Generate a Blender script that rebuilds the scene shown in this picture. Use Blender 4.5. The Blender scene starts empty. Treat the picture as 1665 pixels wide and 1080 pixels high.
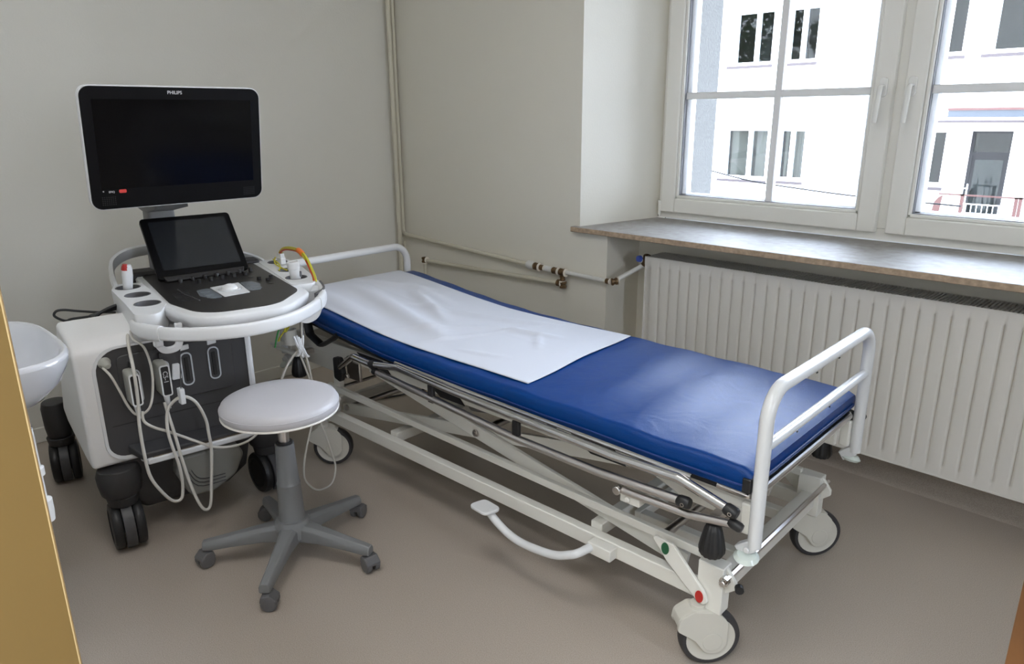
import bpy, bmesh, math, random
from mathutils import Vector, Matrix
random.seed(7)
PI = math.pi
SC = bpy.context.scene
COL = SC.collection
rad = math.radians

# ------------------------------------------------------------------ camera, world, light, exposure
cam_d = bpy.data.cameras.new('camera'); cam = bpy.data.objects.new('camera', cam_d); COL.objects.link(cam)
F_PX, PITCH, ROLL, YAW = 1168.35, 0.2916, -0.00792, 0.7920
fw = Vector((-math.sin(YAW) * math.cos(PITCH), math.cos(YAW) * math.cos(PITCH), -math.sin(PITCH)))
rt = Vector((math.cos(YAW), math.sin(YAW), 0)); up = rt.cross(fw)
r2 = math.cos(ROLL) * rt + math.sin(ROLL) * up; u2 = -math.sin(ROLL) * rt + math.cos(ROLL) * up
m = Matrix((r2, u2, -fw)).transposed().to_4x4(); m.translation = Vector((0, 0, 1.38))
cam.matrix_world = m
cam_d.sensor_width = 36; cam_d.lens = F_PX / 1665 * 36; cam_d.clip_start = 0.02; cam_d.clip_end = 200
SC.camera = cam
w = bpy.data.worlds.new('world'); SC.world = w; w.use_nodes = True
nt = w.node_tree; nt.nodes.clear()
wo = nt.nodes.new('ShaderNodeOutputWorld'); bg = nt.nodes.new('ShaderNodeBackground')
tc = nt.nodes.new('ShaderNodeTexCoord'); sx = nt.nodes.new('ShaderNodeSeparateXYZ'); cr = nt.nodes.new('ShaderNodeValToRGB')
nt.links.new(tc.outputs['Generated'], sx.inputs[0]); nt.links.new(sx.outputs['Z'], cr.inputs[0])
cr.color_ramp.elements[0].position = 0.0; cr.color_ramp.elements[0].color = (0.86, 0.92, 1.0, 1)
cr.color_ramp.elements[1].position = 0.6; cr.color_ramp.elements[1].color = (0.66, 0.79, 1.0, 1)
nt.links.new(cr.outputs[0], bg.inputs[0]); bg.inputs[1].default_value = 1.08
nt.links.new(bg.outputs[0], wo.inputs[0])
# daylight entrance of the window (portal: only guides the sky's own light)
pl = bpy.data.lights.new('window_portal', 'AREA'); pl.shape = 'RECTANGLE'; pl.size = 2.3; pl.size_y = 1.6
pl.cycles.is_portal = True
po = bpy.data.objects.new('window_portal', pl); COL.objects.link(po); po.location = (-0.95, 3.30, 1.68); po.rotation_euler = (rad(90), 0, 0)
po.rotation_euler = (rad(-90), 0, 0)
pl2 = bpy.data.lights.new('fill_window_portal', 'AREA'); pl2.shape = 'RECTANGLE'; pl2.size = 1.6; pl2.size_y = 0.75; pl2.cycles.is_portal = True
po2 = bpy.data.objects.new('fill_window_portal', pl2); COL.objects.link(po2); po2.location = (2.85, 0.85, 1.68); po2.rotation_euler = (0, rad(90), 0)  # portal of the window added on the right, out of view
# unseen fill light added under the ceiling, above the space beside the stretcher
rlp = bpy.data.lights.new('ceiling_fill', 'AREA'); rlp.shape = 'RECTANGLE'; rlp.size = 1.2; rlp.size_y = 0.6; rlp.energy = 0.92; rlp.color = (1.0, 0.98, 0.96)
rlo = bpy.data.objects.new('ceiling_fill', rlp); COL.objects.link(rlo); rlo.location = (-1.05, 0.45, 2.75)
# fill light added in the unseen corridor behind the camera
cl = bpy.data.lights.new('corridor_fill', 'AREA'); cl.size = 0.9; cl.energy = 5.0; cl.color = (0.9, 0.95, 1.0)
co = bpy.data.objects.new('corridor_fill', cl); COL.objects.link(co); co.location = (0.15, -0.62, 2.6)
SC.view_settings.view_transform = 'Standard'; SC.view_settings.look = 'None'; SC.view_settings.gamma = 1
SC.view_settings.use_curve_mapping = False
SC.view_settings.exposure = 4.3
SC.cycles.max_bounces = 14; SC.cycles.diffuse_bounces = 8; SC.cycles.transparent_max_bounces = 16
SC.cycles.sample_clamp_indirect = 8

# ------------------------------------------------------------------ helpers
def lin(c):
    return tuple((x / 12.92 if x <= 0.04045 else ((x + 0.055) / 1.055) ** 2.4) for x in c)
def mat(name, c, rough=0.5, metal=0.0, bump=0.0, bscale=200.0, var=0.0, vscale=8.0, spec=0.5, coat=0.0, sheen=0.0, emit=None):
    mt = bpy.data.materials.new(name); mt.use_nodes = True; n = mt.node_tree; b = n.nodes['Principled BSDF']
    b.inputs['Base Color'].default_value = (*c, 1); b.inputs['Roughness'].default_value = rough
    b.inputs['Metallic'].default_value = metal; b.inputs['Specular IOR Level'].default_value = spec
    b.inputs['Coat Weight'].default_value = coat
    tcn = n.nodes.new('ShaderNodeTexCoord')
    if var > 0:
        no = n.nodes.new('ShaderNodeTexNoise'); no.inputs['Scale'].default_value = vscale; no.inputs['Detail'].default_value = 5
        n.links.new(tcn.outputs['Object'], no.inputs['Vector'])
        rp = n.nodes.new('ShaderNodeValToRGB')
        rp.color_ramp.elements[0].position = 0.3; rp.color_ramp.elements[0].color = (*[x * (1 - var) for x in c], 1)
        rp.color_ramp.elements[1].position = 0.7; rp.color_ramp.elements[1].color = (*[min(1, x * (1 + var)) for x in c], 1)
        n.links.new(no.outputs['Fac'], rp.inputs[0]); n.links.new(rp.outputs[0], b.inputs['Base Color'])
    if bump > 0:
        nb = n.nodes.new('ShaderNodeTexNoise'); nb.inputs['Scale'].default_value = bscale; nb.inputs['Detail'].default_value = 4
        n.links.new(tcn.outputs['Object'], nb.inputs['Vector'])
        bu = n.nodes.new('ShaderNodeBump'); bu.inputs['Strength'].default_value = bump; bu.inputs['Distance'].default_value = 0.002
        n.links.new(nb.outputs['Fac'], bu.inputs['Height']); n.links.new(bu.outputs[0], b.inputs['Normal'])
    if emit:
        b.inputs['Emission Color'].default_value = (*emit[0], 1); b.inputs['Emission Strength'].default_value = emit[1]
    return mt
def speckle(name, c, dark, light, scale, rough):
    mt = mat(name, c, rough); n = mt.node_tree; b = n.nodes['Principled BSDF']
    tcn = n.nodes.new('ShaderNodeTexCoord'); no = n.nodes.new('ShaderNodeTexNoise'); no.inputs['Scale'].default_value = scale; no.inputs['Detail'].default_value = 3
    n.links.new(tcn.outputs['Object'], no.inputs['Vector'])
    rp = n.nodes.new('ShaderNodeValToRGB'); e = rp.color_ramp.elements
    e[0].position = 0.36; e[0].color = (*dark, 1); e[1].position = 0.46; e[1].color = (*c, 1)
    k = e.new(0.56); k.color = (*c, 1); k = e.new(0.66); k.color = (*light, 1)
    no2 = n.nodes.new('ShaderNodeTexNoise'); no2.inputs['Scale'].default_value = 1.5; no2.inputs['Detail'].default_value = 6
    n.links.new(tcn.outputs['Object'], no2.inputs['Vector'])
    mr = n.nodes.new('ShaderNodeMapRange'); mr.inputs['To Min'].default_value = rough - 0.06; mr.inputs['To Max'].default_value = rough + 0.06
    n.links.new(no2.outputs['Fac'], mr.inputs['Value']); n.links.new(mr.outputs[0], b.inputs['Roughness'])
    n.links.new(no.outputs['Fac'], rp.inputs[0]); n.links.new(rp.outputs[0], b.inputs['Base Color'])
    return mt
def glass_mat(name, tint=(1, 1, 1), ior=1.45):
    mt = bpy.data.materials.new(name); mt.use_nodes = True; n = mt.node_tree; n.nodes.clear()
    o = n.nodes.new('ShaderNodeOutputMaterial'); mx = n.nodes.new('ShaderNodeMixShader'); t = n.nodes.new('ShaderNodeBsdfTransparent')
    g = n.nodes.new('ShaderNodeBsdfGlossy'); g.inputs['Roughness'].default_value = 0.02; t.inputs[0].default_value = (*tint, 1)
    lw = n.nodes.new('ShaderNodeFresnel'); lw.inputs['IOR'].default_value = ior
    n.links.new(lw.outputs[0], mx.inputs[0]); n.links.new(t.outputs[0], mx.inputs[1]); n.links.new(g.outputs[0], mx.inputs[2]); n.links.new(mx.outputs[0], o.inputs[0])
    return mt

M = {}
M['wall'] = mat('wall_paint', (0.70, 0.685, 0.63), 0.6, bump=0.25, bscale=120, var=0.015, vscale=2)
M['wall_win'] = mat('reveal_paint', (0.70, 0.675, 0.60), 0.6, bump=0.2, bscale=120)
M['ceiling'] = mat('ceiling_paint', (0.75, 0.74, 0.70), 0.8, bump=0.1)
M['floor'] = speckle('vinyl_floor', (0.42, 0.365, 0.31), (0.33, 0.28, 0.235), (0.51, 0.45, 0.385), 420, 0.36)
M['stucco'] = mat('stucco', (0.066, 0.065, 0.061), 0.9, bump=1.0, bscale=90, var=0.25, vscale=70)
M['pvc'] = mat('window_pvc', (0.80, 0.79, 0.75), 0.35)
M['pvc_out'] = mat('window_pvc_bright', (0.80, 0.81, 0.82), 0.35)
M['gasket'] = mat('gasket', (0.22, 0.22, 0.24), 0.6)
M['glass'] = glass_mat('window_glass')
M['handle'] = mat('handle_white', (0.80, 0.80, 0.78), 0.25)
M['marble'] = speckle('sill_stone', (0.27, 0.255, 0.235), (0.23, 0.215, 0.195), (0.31, 0.30, 0.28), 28, 0.55)
M['marble_edge'] = mat('sill_stone_edge', (0.40, 0.30, 0.21), 0.5, var=0.25, vscale=60)
M['rad'] = mat('radiator_enamel', (0.70, 0.68, 0.64), 0.3)
M['rad_dark'] = mat('radiator_inner_metal', (0.60, 0.58, 0.54), 0.5)  # slightly darker metal of the top grille and convector fins
M['pipe'] = mat('painted_pipe', (0.58, 0.55, 0.45), 0.4)
M['pipe_white'] = mat('plastic_pipe', (0.62, 0.62, 0.60), 0.35)
M['brass'] = mat('dull_brass', (0.16, 0.10, 0.05), 0.4, metal=0.7, var=0.4, vscale=60)
M['ptfe'] = mat('white_tape', (0.75, 0.70, 0.62), 0.7)
M['bluecap'] = mat('blue_plastic', (0.05, 0.10, 0.45), 0.35)
M['powder'] = mat('powder_coat', (0.74, 0.73, 0.68), 0.32, bump=0.08, bscale=500)
M['barwhite'] = mat('bar_white', (0.70, 0.71, 0.72), 0.22)
M['chrome'] = mat('chrome', (0.62, 0.61, 0.60), 0.13, metal=1.0)
M['satin'] = mat('satin_steel', (0.60, 0.57, 0.55), 0.28, metal=1.0)
M['black'] = mat('black_plastic', (0.012, 0.012, 0.013), 0.45)
M['blackp'] = mat('black_sheet', (0.010, 0.010, 0.012), 0.5)
M['rubber'] = mat('tyre_rubber', (0.035, 0.033, 0.035), 0.55)
M['hub'] = mat('castor_cream', (0.58, 0.56, 0.50), 0.4)
M['red'] = mat('red_dot', (0.45, 0.02, 0.015), 0.4)
M['green'] = mat('green_dot', (0.01, 0.10, 0.04), 0.4)
M['clear'] = mat('bumper_plastic', (0.60, 0.66, 0.62), 0.15)
M['sheet'] = mat('paper_sheet', (0.60, 0.62, 0.68), 0.8, bump=0.15, bscale=300)
M['stool'] = mat('stool_vinyl', (0.50, 0.49, 0.51), 0.38, bump=0.2, bscale=400)
M['piping'] = mat('stool_piping', (0.80, 0.77, 0.72), 0.4)
M['grey'] = mat('grey_nylon', (0.20, 0.205, 0.21), 0.42, bump=0.15, bscale=900)
M['greyd'] = mat('grey_castor', (0.12, 0.12, 0.125), 0.4)
M['uswhite'] = mat('machine_white', (0.72, 0.73, 0.74), 0.38)
M['uscream'] = mat('machine_hood', (0.82, 0.82, 0.82), 0.42)
M['uspanel'] = mat('machine_grey', (0.050, 0.050, 0.053), 0.4)
M['uspanel2'] = mat('machine_grey_dark', (0.035, 0.035, 0.038), 0.4)
M['usbase'] = mat('machine_charcoal', (0.030, 0.029, 0.030), 0.5)
M['uscover'] = mat('castor_cover', (0.060, 0.060, 0.065), 0.45)
M['bezel'] = mat('monitor_bezel', (0.003, 0.003, 0.0035), 0.42, spec=0.15)
M['screen'] = mat('screen_glass', (0.003, 0.003, 0.0035), 0.12, spec=0.22)
M['touch'] = mat('touch_glass', (0.020, 0.022, 0.025), 0.16, spec=0.6)
M['panelblk'] = mat('control_black', (0.014, 0.013, 0.013), 0.4)
M['keys'] = mat('control_grey', (0.14, 0.16, 0.18), 0.35)
M['silver'] = mat('silver_plastic', (0.55, 0.58, 0.62), 0.3, metal=0.3)
M['cup'] = mat('cup_grey', (0.10, 0.10, 0.105), 0.5)
M['cable'] = mat('cable_white', (0.60, 0.58, 0.53), 0.45)
M['cablegrey'] = mat('probe_housing', (0.42, 0.42, 0.38), 0.4)
M['cableblk'] = mat('cable_black', (0.03, 0.032, 0.035), 0.5)
M['yellow'] = mat('wire_yellow', (0.50, 0.45, 0.03), 0.4)
M['wred'] = mat('wire_red', (0.45, 0.03, 0.02), 0.4)
M['wgreen'] = mat('wire_green', (0.03, 0.28, 0.06), 0.4)
M['orange'] = mat('wire_orange', (0.80, 0.18, 0.02), 0.4)
M['trimgold'] = mat('ledge_metal', (0.50, 0.42, 0.33), 0.25, metal=0.8)
M['pouch'] = mat('intake_grey', (0.20, 0.20, 0.185), 0.35)
M['ceramic'] = mat('ceramic', (0.60, 0.615, 0.65), 0.08, coat=0.5)
M['ochre'] = mat('door_frame_paint', (0.205, 0.138, 0.048), 0.5, var=0.05, vscale=3)
M['ochre_edge'] = mat('door_frame_edge', (0.38, 0.28, 0.14), 0.45)
M['wood'] = mat('door_wood', (0.20, 0.085, 0.025), 0.4, var=0.2, vscale=12)
M['print'] = mat('print_white', (0.55, 0.55, 0.56), 0.5)
M['printred'] = mat('print_red', (0.60, 0.05, 0.04), 0.5)
M['facade'] = mat('facade_render', (0.93, 0.92, 0.93), 0.9, bump=0.3, bscale=30)
M['fframe'] = mat('facade_frame', (0.9, 0.9, 0.92), 0.5)
M['fsill'] = mat('facade_sill', (0.030, 0.021, 0.023), 0.6)
M['fglass'] = glass_mat('facade_glass', (0.8, 0.85, 0.85), ior=1.21)
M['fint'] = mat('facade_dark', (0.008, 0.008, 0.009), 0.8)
M['blind'] = mat('blind_fabric', (0.13, 0.105, 0.09), 0.8)
M['rust'] = mat('rail_paint', (0.050, 0.014, 0.010), 0.6)
M['slate'] = mat('flashing', (0.020, 0.026, 0.034), 0.5)
M['asphalt'] = mat('yard_paving', (0.35, 0.35, 0.34), 0.9, var=0.1, vscale=3)
M['leaf'] = mat('leaf', (0.05, 0.13, 0.03), 0.6, var=0.4, vscale=2)
M['bark'] = mat('bark', (0.10, 0.07, 0.05), 0.9)

def vinyl():
    mt = mat('blue_vinyl', (0.000, 0.040, 0.20), 0.30, spec=0.25, bump=0.30, bscale=650)
    n = mt.node_tree; b = n.nodes['Principled BSDF']
    bu = [x for x in n.nodes if x.type == 'BUMP'][0]
    tcn = n.nodes.new('ShaderNodeTexCoord'); no = n.nodes.new('ShaderNodeTexNoise'); no.inputs['Scale'].default_value = 9; no.inputs['Detail'].default_value = 3; no.inputs['Distortion'].default_value = 0.6
    n.links.new(tcn.outputs['Object'], no.inputs['Vector'])
    b2 = n.nodes.new('ShaderNodeBump'); b2.inputs['Strength'].default_value = 0.5; b2.inputs['Distance'].default_value = 0.006
    n.links.new(no.outputs['Fac'], b2.inputs['Height']); n.links.new(bu.outputs[0], b2.inputs['Normal']); n.links.new(b2.outputs[0], b.inputs['Normal'])
    return mt
M['blue'] = vinyl()
M['bluetrim'] = mat('blue_trim', (0.006, 0.03, 0.16), 0.5)

class Fr:                                    # a working frame on the floor, its matrix maps local to world
    def __init__(s, x, y, deg, z=0):
        s.m = Matrix.Translation((x, y, z)) @ Matrix.Rotation(rad(deg), 4, 'Z')
WORLD = Matrix.Identity(4)
def empty(name, m_, label, cat, group=None, kind=None):
    o = bpy.data.objects.new(name, None); COL.objects.link(o); o.empty_display_size = 0.05
    o.matrix_world = m_; o['_m'] = [x for r in m_ for x in r]
    o['label'] = label; o['category'] = cat
    if group: o['group'] = group
    if kind: o['kind'] = kind
    return o
def wm(o):
    a = o['_m']; return Matrix([a[i * 4:i * 4 + 4] for i in range(4)])
def build(name, bm, mt, parent=None, m_=WORLD, bevel=0.0, seg=2, smooth=True, ang=35, label=None, cat=None, group=None, kind=None, origin=None):
    """bm is in the frame m_; the object sits under parent (or at `origin`)."""
    bm.transform(m_)
    bmesh.ops.recalc_face_normals(bm, faces=bm.faces)
    if parent is not None: base = wm(parent)
    elif origin is not None: base = Matrix.Translation(origin)
    else: base = Matrix.Identity(4)
    bm.transform(base.inverted())
    me = bpy.data.meshes.new(name); bm.to_mesh(me); bm.free()
    mts = mt if isinstance(mt, (list, tuple)) else [mt]
    for q in mts: me.materials.append(q)
    if smooth:
        me.polygons.foreach_set('use_smooth', [True] * len(me.polygons)); me.set_sharp_from_angle(angle=rad(ang))
    o = bpy.data.objects.new(name, me); COL.objects.link(o)
    if parent is not None: o.parent = parent
    else: o.matrix_world = base
    o['_m'] = [x for r in base for x in r]
    if bevel > 0:
        b = o.modifiers.new('bevel', 'BEVEL'); b.width = bevel; b.segments = seg; b.limit_method = 'ANGLE'; b.angle_limit = rad(40)
    if label: o['label'] = label
    if cat: o['category'] = cat
    if group: o['group'] = group
    if kind: o['kind'] = kind
    return o
def B(): return bmesh.new()
def box(bm, x0, x1, y0, y1, z0, z1, m_=None, mi=0):
    vs = [bm.verts.new((x, y, z)) for x in (x0, x1) for y in (y0, y1) for z in (z0, z1)]
    if m_ is not None:
        for v in vs: v.co = m_ @ v.co
    for f in ((0, 1, 3, 2), (4, 6, 7, 5), (0, 4, 5, 1), (2, 3, 7, 6), (0, 2, 6, 4), (1, 5, 7, 3)):
        fc = bm.faces.new([vs[i] for i in f]); fc.material_index = mi
    return bm
def beam(bm, a, b, w_, h_, roll=0.0):
    """box beam from a to b, w across (horizontal), h in the vertical plane"""
    a = Vector(a); b = Vector(b); d = b - a; L = d.length; z = Vector((0, 0, 1))
    x = d.normalized(); y = z.cross(x)
    if y.length < 1e-4: y = Vector((0, 1, 0))
    y.normalize(); zz = x.cross(y)
    mm = Matrix((x, y, zz)).transposed().to_4x4(); mm.translation = a
    if roll: mm = mm @ Matrix.Rotation(roll, 4, 'X')
    box(bm, 0, L, -w_ / 2, w_ / 2, -h_ / 2, h_ / 2, mm); return bm
def fillet(pts, r, n=6, closed=False):
    P = [Vector(p) for p in pts]; out = []; N = len(P)
    for i in range(N):
        if not closed and i in (0, N - 1): out.append(P[i]); continue
        a, b, c = P[i - 1], P[i], P[(i + 1) % N]
        rr = r[i] if isinstance(r, (list, tuple)) else r
        if rr <= 0: out.append(b); continue
        u = (a - b); v = (c - b); lu, lv = u.length, v.length; u.normalize(); v.normalize()
        ang = u.angle(v)
        if ang > PI - 0.02: out.append(b); continue
        t = min(rr / math.tan(ang / 2), lu * 0.49, lv * 0.49); rr = t * math.tan(ang / 2)
        bis = (u + v).normalized(); c0 = b + bis * (rr / math.sin(ang / 2))
        s = b + u * t; e = b + v * t; sa = s - c0; ea = e - c0
        for k in range(n + 1):
            q = sa.normalized().slerp(ea.normalized(), k / n).normalized() * rr
            out.append(c0 + q)
    return out
def crom(pts, n=6, closed=False):
    P = [Vector(p) for p in pts]; out = []; N = len(P)
    rng = range(N) if closed else range(N - 1)
    for i in rng:
        p0 = P[(i - 1) % N] if (closed or i > 0) else P[0]; p1 = P[i]; p2 = P[(i + 1) % N]; p3 = P[(i + 2) % N] if (closed or i + 2 < N) else P[-1]
        for k in range(n):
            t = k / n
            out.append(0.5 * ((2 * p1) + (p2 - p0) * t + (2 * p0 - 5 * p1 + 4 * p2 - p3) * t * t + (3 * p1 - p0 - 3 * p2 + p3) * t ** 3))
    if not closed: out.append(P[-1])
    return out
def tube(bm, pts, r, n=12, closed=False, cap=True, sx=1.0, sy=1.0, prof=None):
    P = [Vector(p) for p in pts]; N = len(P); T = []
    for i in range(N):
        a = P[i - 1] if (i > 0 or closed) else P[i]; b = P[(i + 1) % N] if (i < N - 1 or closed) else P[i]
        T.append((b - a).normalized())
    up_ = Vector((0, 0, 1)) if abs(T[0].z) < 0.9 else Vector((1, 0, 0))
    nrm = (up_ - T[0] * up_.dot(T[0])).normalized(); rings = []
    for i in range(N):
        if i > 0:
            q = T[i - 1].rotation_difference(T[i]); nrm = q @ nrm; nrm = (nrm - T[i] * nrm.dot(T[i])).normalized()
        bi = T[i].cross(nrm); rr = r[i] if isinstance(r, (list, tuple)) else r
        if prof: ring = [bm.verts.new(P[i] + nrm * q[1] + bi * q[0]) for q in prof]
        else: ring = [bm.verts.new(P[i] + (nrm * math.cos(2 * PI * k / n) * sx + bi * math.sin(2 * PI * k / n) * sy) * rr) for k in range(n)]
        rings.append(ring)
    nn = len(rings[0]); R = N if closed else N - 1
    for i in range(R):
        A, Bq = rings[i], rings[(i + 1) % N]
        for k in range(nn): bm.faces.new((A[k], A[(k + 1) % nn], Bq[(k + 1) % nn], Bq[k]))
    if cap and not closed: bm.faces.new(rings[0][::-1]); bm.faces.new(rings[-1])
    return bm
def lathe(bm, prof, n=32, m_=None, mi=0, cap=True, closed=False):
    rings = []; 
    for r, z in prof:
        if r < 1e-6: v = bm.verts.new((0, 0, z)); rings.append([v])
        else: rings.append([bm.verts.new((r * math.cos(2 * PI * k / n), r * math.sin(2 * PI * k / n), z)) for k in range(n)])
    for a, b in zip(rings, rings[1:] + ([rings[0]] if closed else [])):
        for k in range(n):
            if len(a) == 1 and len(b) == 1: continue
            if len(a) == 1: f = bm.faces.new((a[0], b[k], b[(k + 1) % n]))
            elif len(b) == 1: f = bm.faces.new((a[k], a[(k + 1) % n], b[0]))
            else: f = bm.faces.new((a[k], a[(k + 1) % n], b[(k + 1) % n], b[k]))
            f.material_index = mi
    if cap and not closed and len(rings[0]) > 1: bm.faces.new(rings[0][::-1])
    if cap and not closed and len(rings[-1]) > 1: bm.faces.new(rings[-1])
    if m_ is not None:
        for rg in rings:
            for v in rg: v.co = m_ @ v.co
    return bm
def axis_m(p, d):
    """matrix whose local z runs along d from point p"""
    d = Vector(d).normalized(); q = Vector((0, 0, 1)).rotation_difference(d); mm = q.to_matrix().to_4x4(); mm.translation = Vector(p); return mm
def cyl(bm, p, d, r, L, n=20, r2=None):
    r2_ = r if r2 is None else r2
    return lathe(bm, [(r, 0), (r2_, L)], n, axis_m(p, d))
def rpoly(pts, r, n=5):
    P = fillet([(x, y, 0) for x, y in pts], r, n, closed=True); return [(p.x, p.y) for p in P]
def prism(bm, poly, a0, a1, plane='xy', m_=None, mi=0):
    def mk(p, a):
        if plane == 'xy': return Vector((p[0], p[1], a))
        if plane == 'yz': return Vector((a, p[0], p[1]))
        return Vector((p[0], a, p[1]))
    A = [bm.verts.new(mk(p, a0)) for p in poly]; Bq = [bm.verts.new(mk(p, a1)) for p in poly]; n = len(poly)
    fs = [bm.faces.new(A[::-1]), bm.faces.new(Bq)]
    for k in range(n): fs.append(bm.faces.new((A[k], A[(k + 1) % n], Bq[(k + 1) % n], Bq[k])))
    for f in fs: f.material_index = mi
    if m_ is not None:
        for v in A + Bq: v.co = m_ @ v.co
    return bm
def loft(bm, loops, cap0=True, cap1=True):
    R = [[bm.verts.new(p) for p in L] for L in loops]; n = len(R[0])
    for a, b in zip(R, R[1:]):
        for k in range(n): bm.faces.new((a[k], a[(k + 1) % n], b[(k + 1) % n], b[k]))
    if cap0: bm.faces.new(R[0][::-1])
    if cap1: bm.faces.new(R[-1])
    return bm
def rrect(y0, y1, z0, z1, r, n=6):
    """rounded rectangle loop; r one radius or four (bl, br, tr, tl)"""
    rr = r if isinstance(r, (list, tuple)) else [r] * 4; out = []
    for (cy_, cz_, q, a0) in ((y0 + rr[0], z0 + rr[0], rr[0], PI), (y1 - rr[1], z0 + rr[1], rr[1], 1.5 * PI), (y1 - rr[2], z1 - rr[2], rr[2], 0), (y0 + rr[3], z1 - rr[3], rr[3], 0.5 * PI)):
        for k in range(n + 1):
            a = a0 + 0.5 * PI * k / n; out.append((cy_ + q * math.cos(a), cz_ + q * math.sin(a)))
    return out
def text_mesh(name, body, size, m_, mt, parent, ext=0.0004):
    cu = bpy.data.curves.new(name + '_c', 'FONT'); cu.body = body; cu.size = size; cu.align_x = 'CENTER'; cu.align_y = 'CENTER'; cu.extrude = ext; cu.offset = size * 0.012
    to = bpy.data.objects.new(name + '_c', cu); dg = bpy.context.evaluated_depsgraph_get(); COL.objects.link(to); dg.update()
    me = bpy.data.meshes.new_from_object(to.evaluated_get(dg)); bm = bmesh.new(); bm.from_mesh(me)
    bpy.data.objects.remove(to); bpy.data.meshes.remove(me); bpy.data.curves.remove(cu)
    return build(name, bm, mt, parent, m_, smooth=False)
def struct(name, bm, mt, **k):
    o = build(name, bm, mt, kind='structure', **k); return o

# ------------------------------------------------------------------ room shell
XL, XR, YW, YF = -3.58, 2.60, 2.60, 0.06
ZC = 2.78
bm = B(); box(bm, XL - 0.2, XR + 0.2, -1.8, 2.82, -0.12, 0); struct('floor', bm, M['floor'])
bm = B(); box(bm, XL - 0.2, XR + 0.2, -1.8, 3.76, ZC, ZC + 0.15); struct('ceiling', bm, M['ceiling'])
bm = B(); box(bm, XL - 0.2, XL, -1.8, 3.76, 0, ZC); struct('wall_left', bm, M['wall'])
bm = B(); box(bm, XR, XR + 0.2, -1.8, 0.55, 0, ZC); box(bm, XR, XR + 0.2, 1.15, 3.76, 0, ZC); box(bm, XR, XR + 0.2, 0.55, 1.15, 0, 0.88); box(bm, XR, XR + 0.2, 0.55, 1.15, 2.42, ZC); struct('wall_right', bm, M['wall'])
bm = B(); box(bm, XL, XR, -1.8, -1.65, 0, ZC); struct('wall_back', bm, M['wall'])
# wall with the doorway the picture is taken from
bm = B(); box(bm, XL, -0.44, YF - 0.14, YF, 0, ZC); box(bm, 0.46, XR, YF - 0.14, YF, 0, ZC); box(bm, -0.44, 0.46, YF - 0.14, YF, 2.08, ZC)
struct('wall_front', bm, M['wall'])
# window wall: piers, splayed reveal, niche for the radiator, lintel
SZ = 0.883
def spl(bm, x0, xa, xb, y0, y1, z0, z1):       # pier whose free side runs from xa (room) to xb (window)
    prism(bm, [(x0, y0), (xa, y0), (xb, y1), (x0, y1)], z0, z1)
YM = 3.17
bm = B()
spl(bm, XL, -2.175, -2.085, YW, YM, SZ - 0.02, ZC)
box(bm, XL, -2.01, YW, YM, 0, SZ - 0.02)
box(bm, -2.01, 0.24, 2.85, YM, 0, SZ - 0.02)
box(bm, -2.2, 2.4, YW, YM, 2.46, ZC)
prism(bm, [(0.28, YW), (XR, YW), (XR, YM), (0.19, YM)], SZ - 0.02, ZC)
box(bm, 0.24, XR, YW, YM, 0, SZ - 0.02)
struct('wall_window', bm, M['wall_win'])
bm = B()
box(bm, -6, -2.10, YM, 3.63, -4, 6.5); box(bm, 0.2, 2.8, YM, 3.63, -4, 6.5); box(bm, -2.10, 0.2, YM, 3.63, -4, 0.86); box(bm, -2.10, 0.2, YM, 3.63, 2.42, 6.5)
struct('wall_outer', bm, M['stucco'])
# window sill of stone
bm = B(); prism(bm, [(-2.205, 2.565), (0.31, 2.565), (0.31, YW - 0.001), (0.28, YW - 0.001), (0.20, 3.11), (-2.09, 3.11), (-2.174, YW - 0.001), (-2.205, YW - 0.001)], SZ - 0.024, SZ)
o = build('windowsill', bm, [M['marble'], M['marble_edge']], bevel=0.003, kind='structure')
for p in o.data.polygons:
    if p.normal.y < -0.7 or abs(p.normal.x) > 0.9: p.material_index = 1
o['kind'] = 'structure'; o.name = 'trim_1'
bm = B()
for a in ((-1.67, -0.43, 0.13, 0.15), (-1.67, -0.43, 0.75, 0.77), (-1.67, -1.65, 0.15, 0.75), (-0.45, -0.43, 0.15, 0.75)): box(bm, a[0], a[1], a[2], a[3], 2.745, ZC - 0.0005)
build('ceiling_fill_frame', bm, M['pvc'], label='white rectangular frame of the added fill light on the ceiling above the doorway side', cat='lamp', origin=(-1.05, 0.45, ZC))  # frame made up around the added ceiling fill light
# coved skirting of the vinyl
for nm, args in (('baseboard_left', (XL, XL + 0.012, YF, YW - 0.001, 0, 0.07)), ('baseboard_window', (XL + 0.012, -2.01, YW - 0.012, YW, 0, 0.07))):
    bm = B(); box(bm, *args); struct(nm, bm, M['wall'] if 'left' in nm else M['floor'], bevel=0.004)

bm = B(); prism(bm, [(2.785, 0.0), (2.80, 0.008), (2.822, 0.030), (2.838, 0.065), (2.846, 0.11), (2.848, 0.15), (2.85, 0.15), (2.85, 0.0)], -2.01, 0.24, 'yz'); struct('baseboard_niche', bm, M['floor'])

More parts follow.
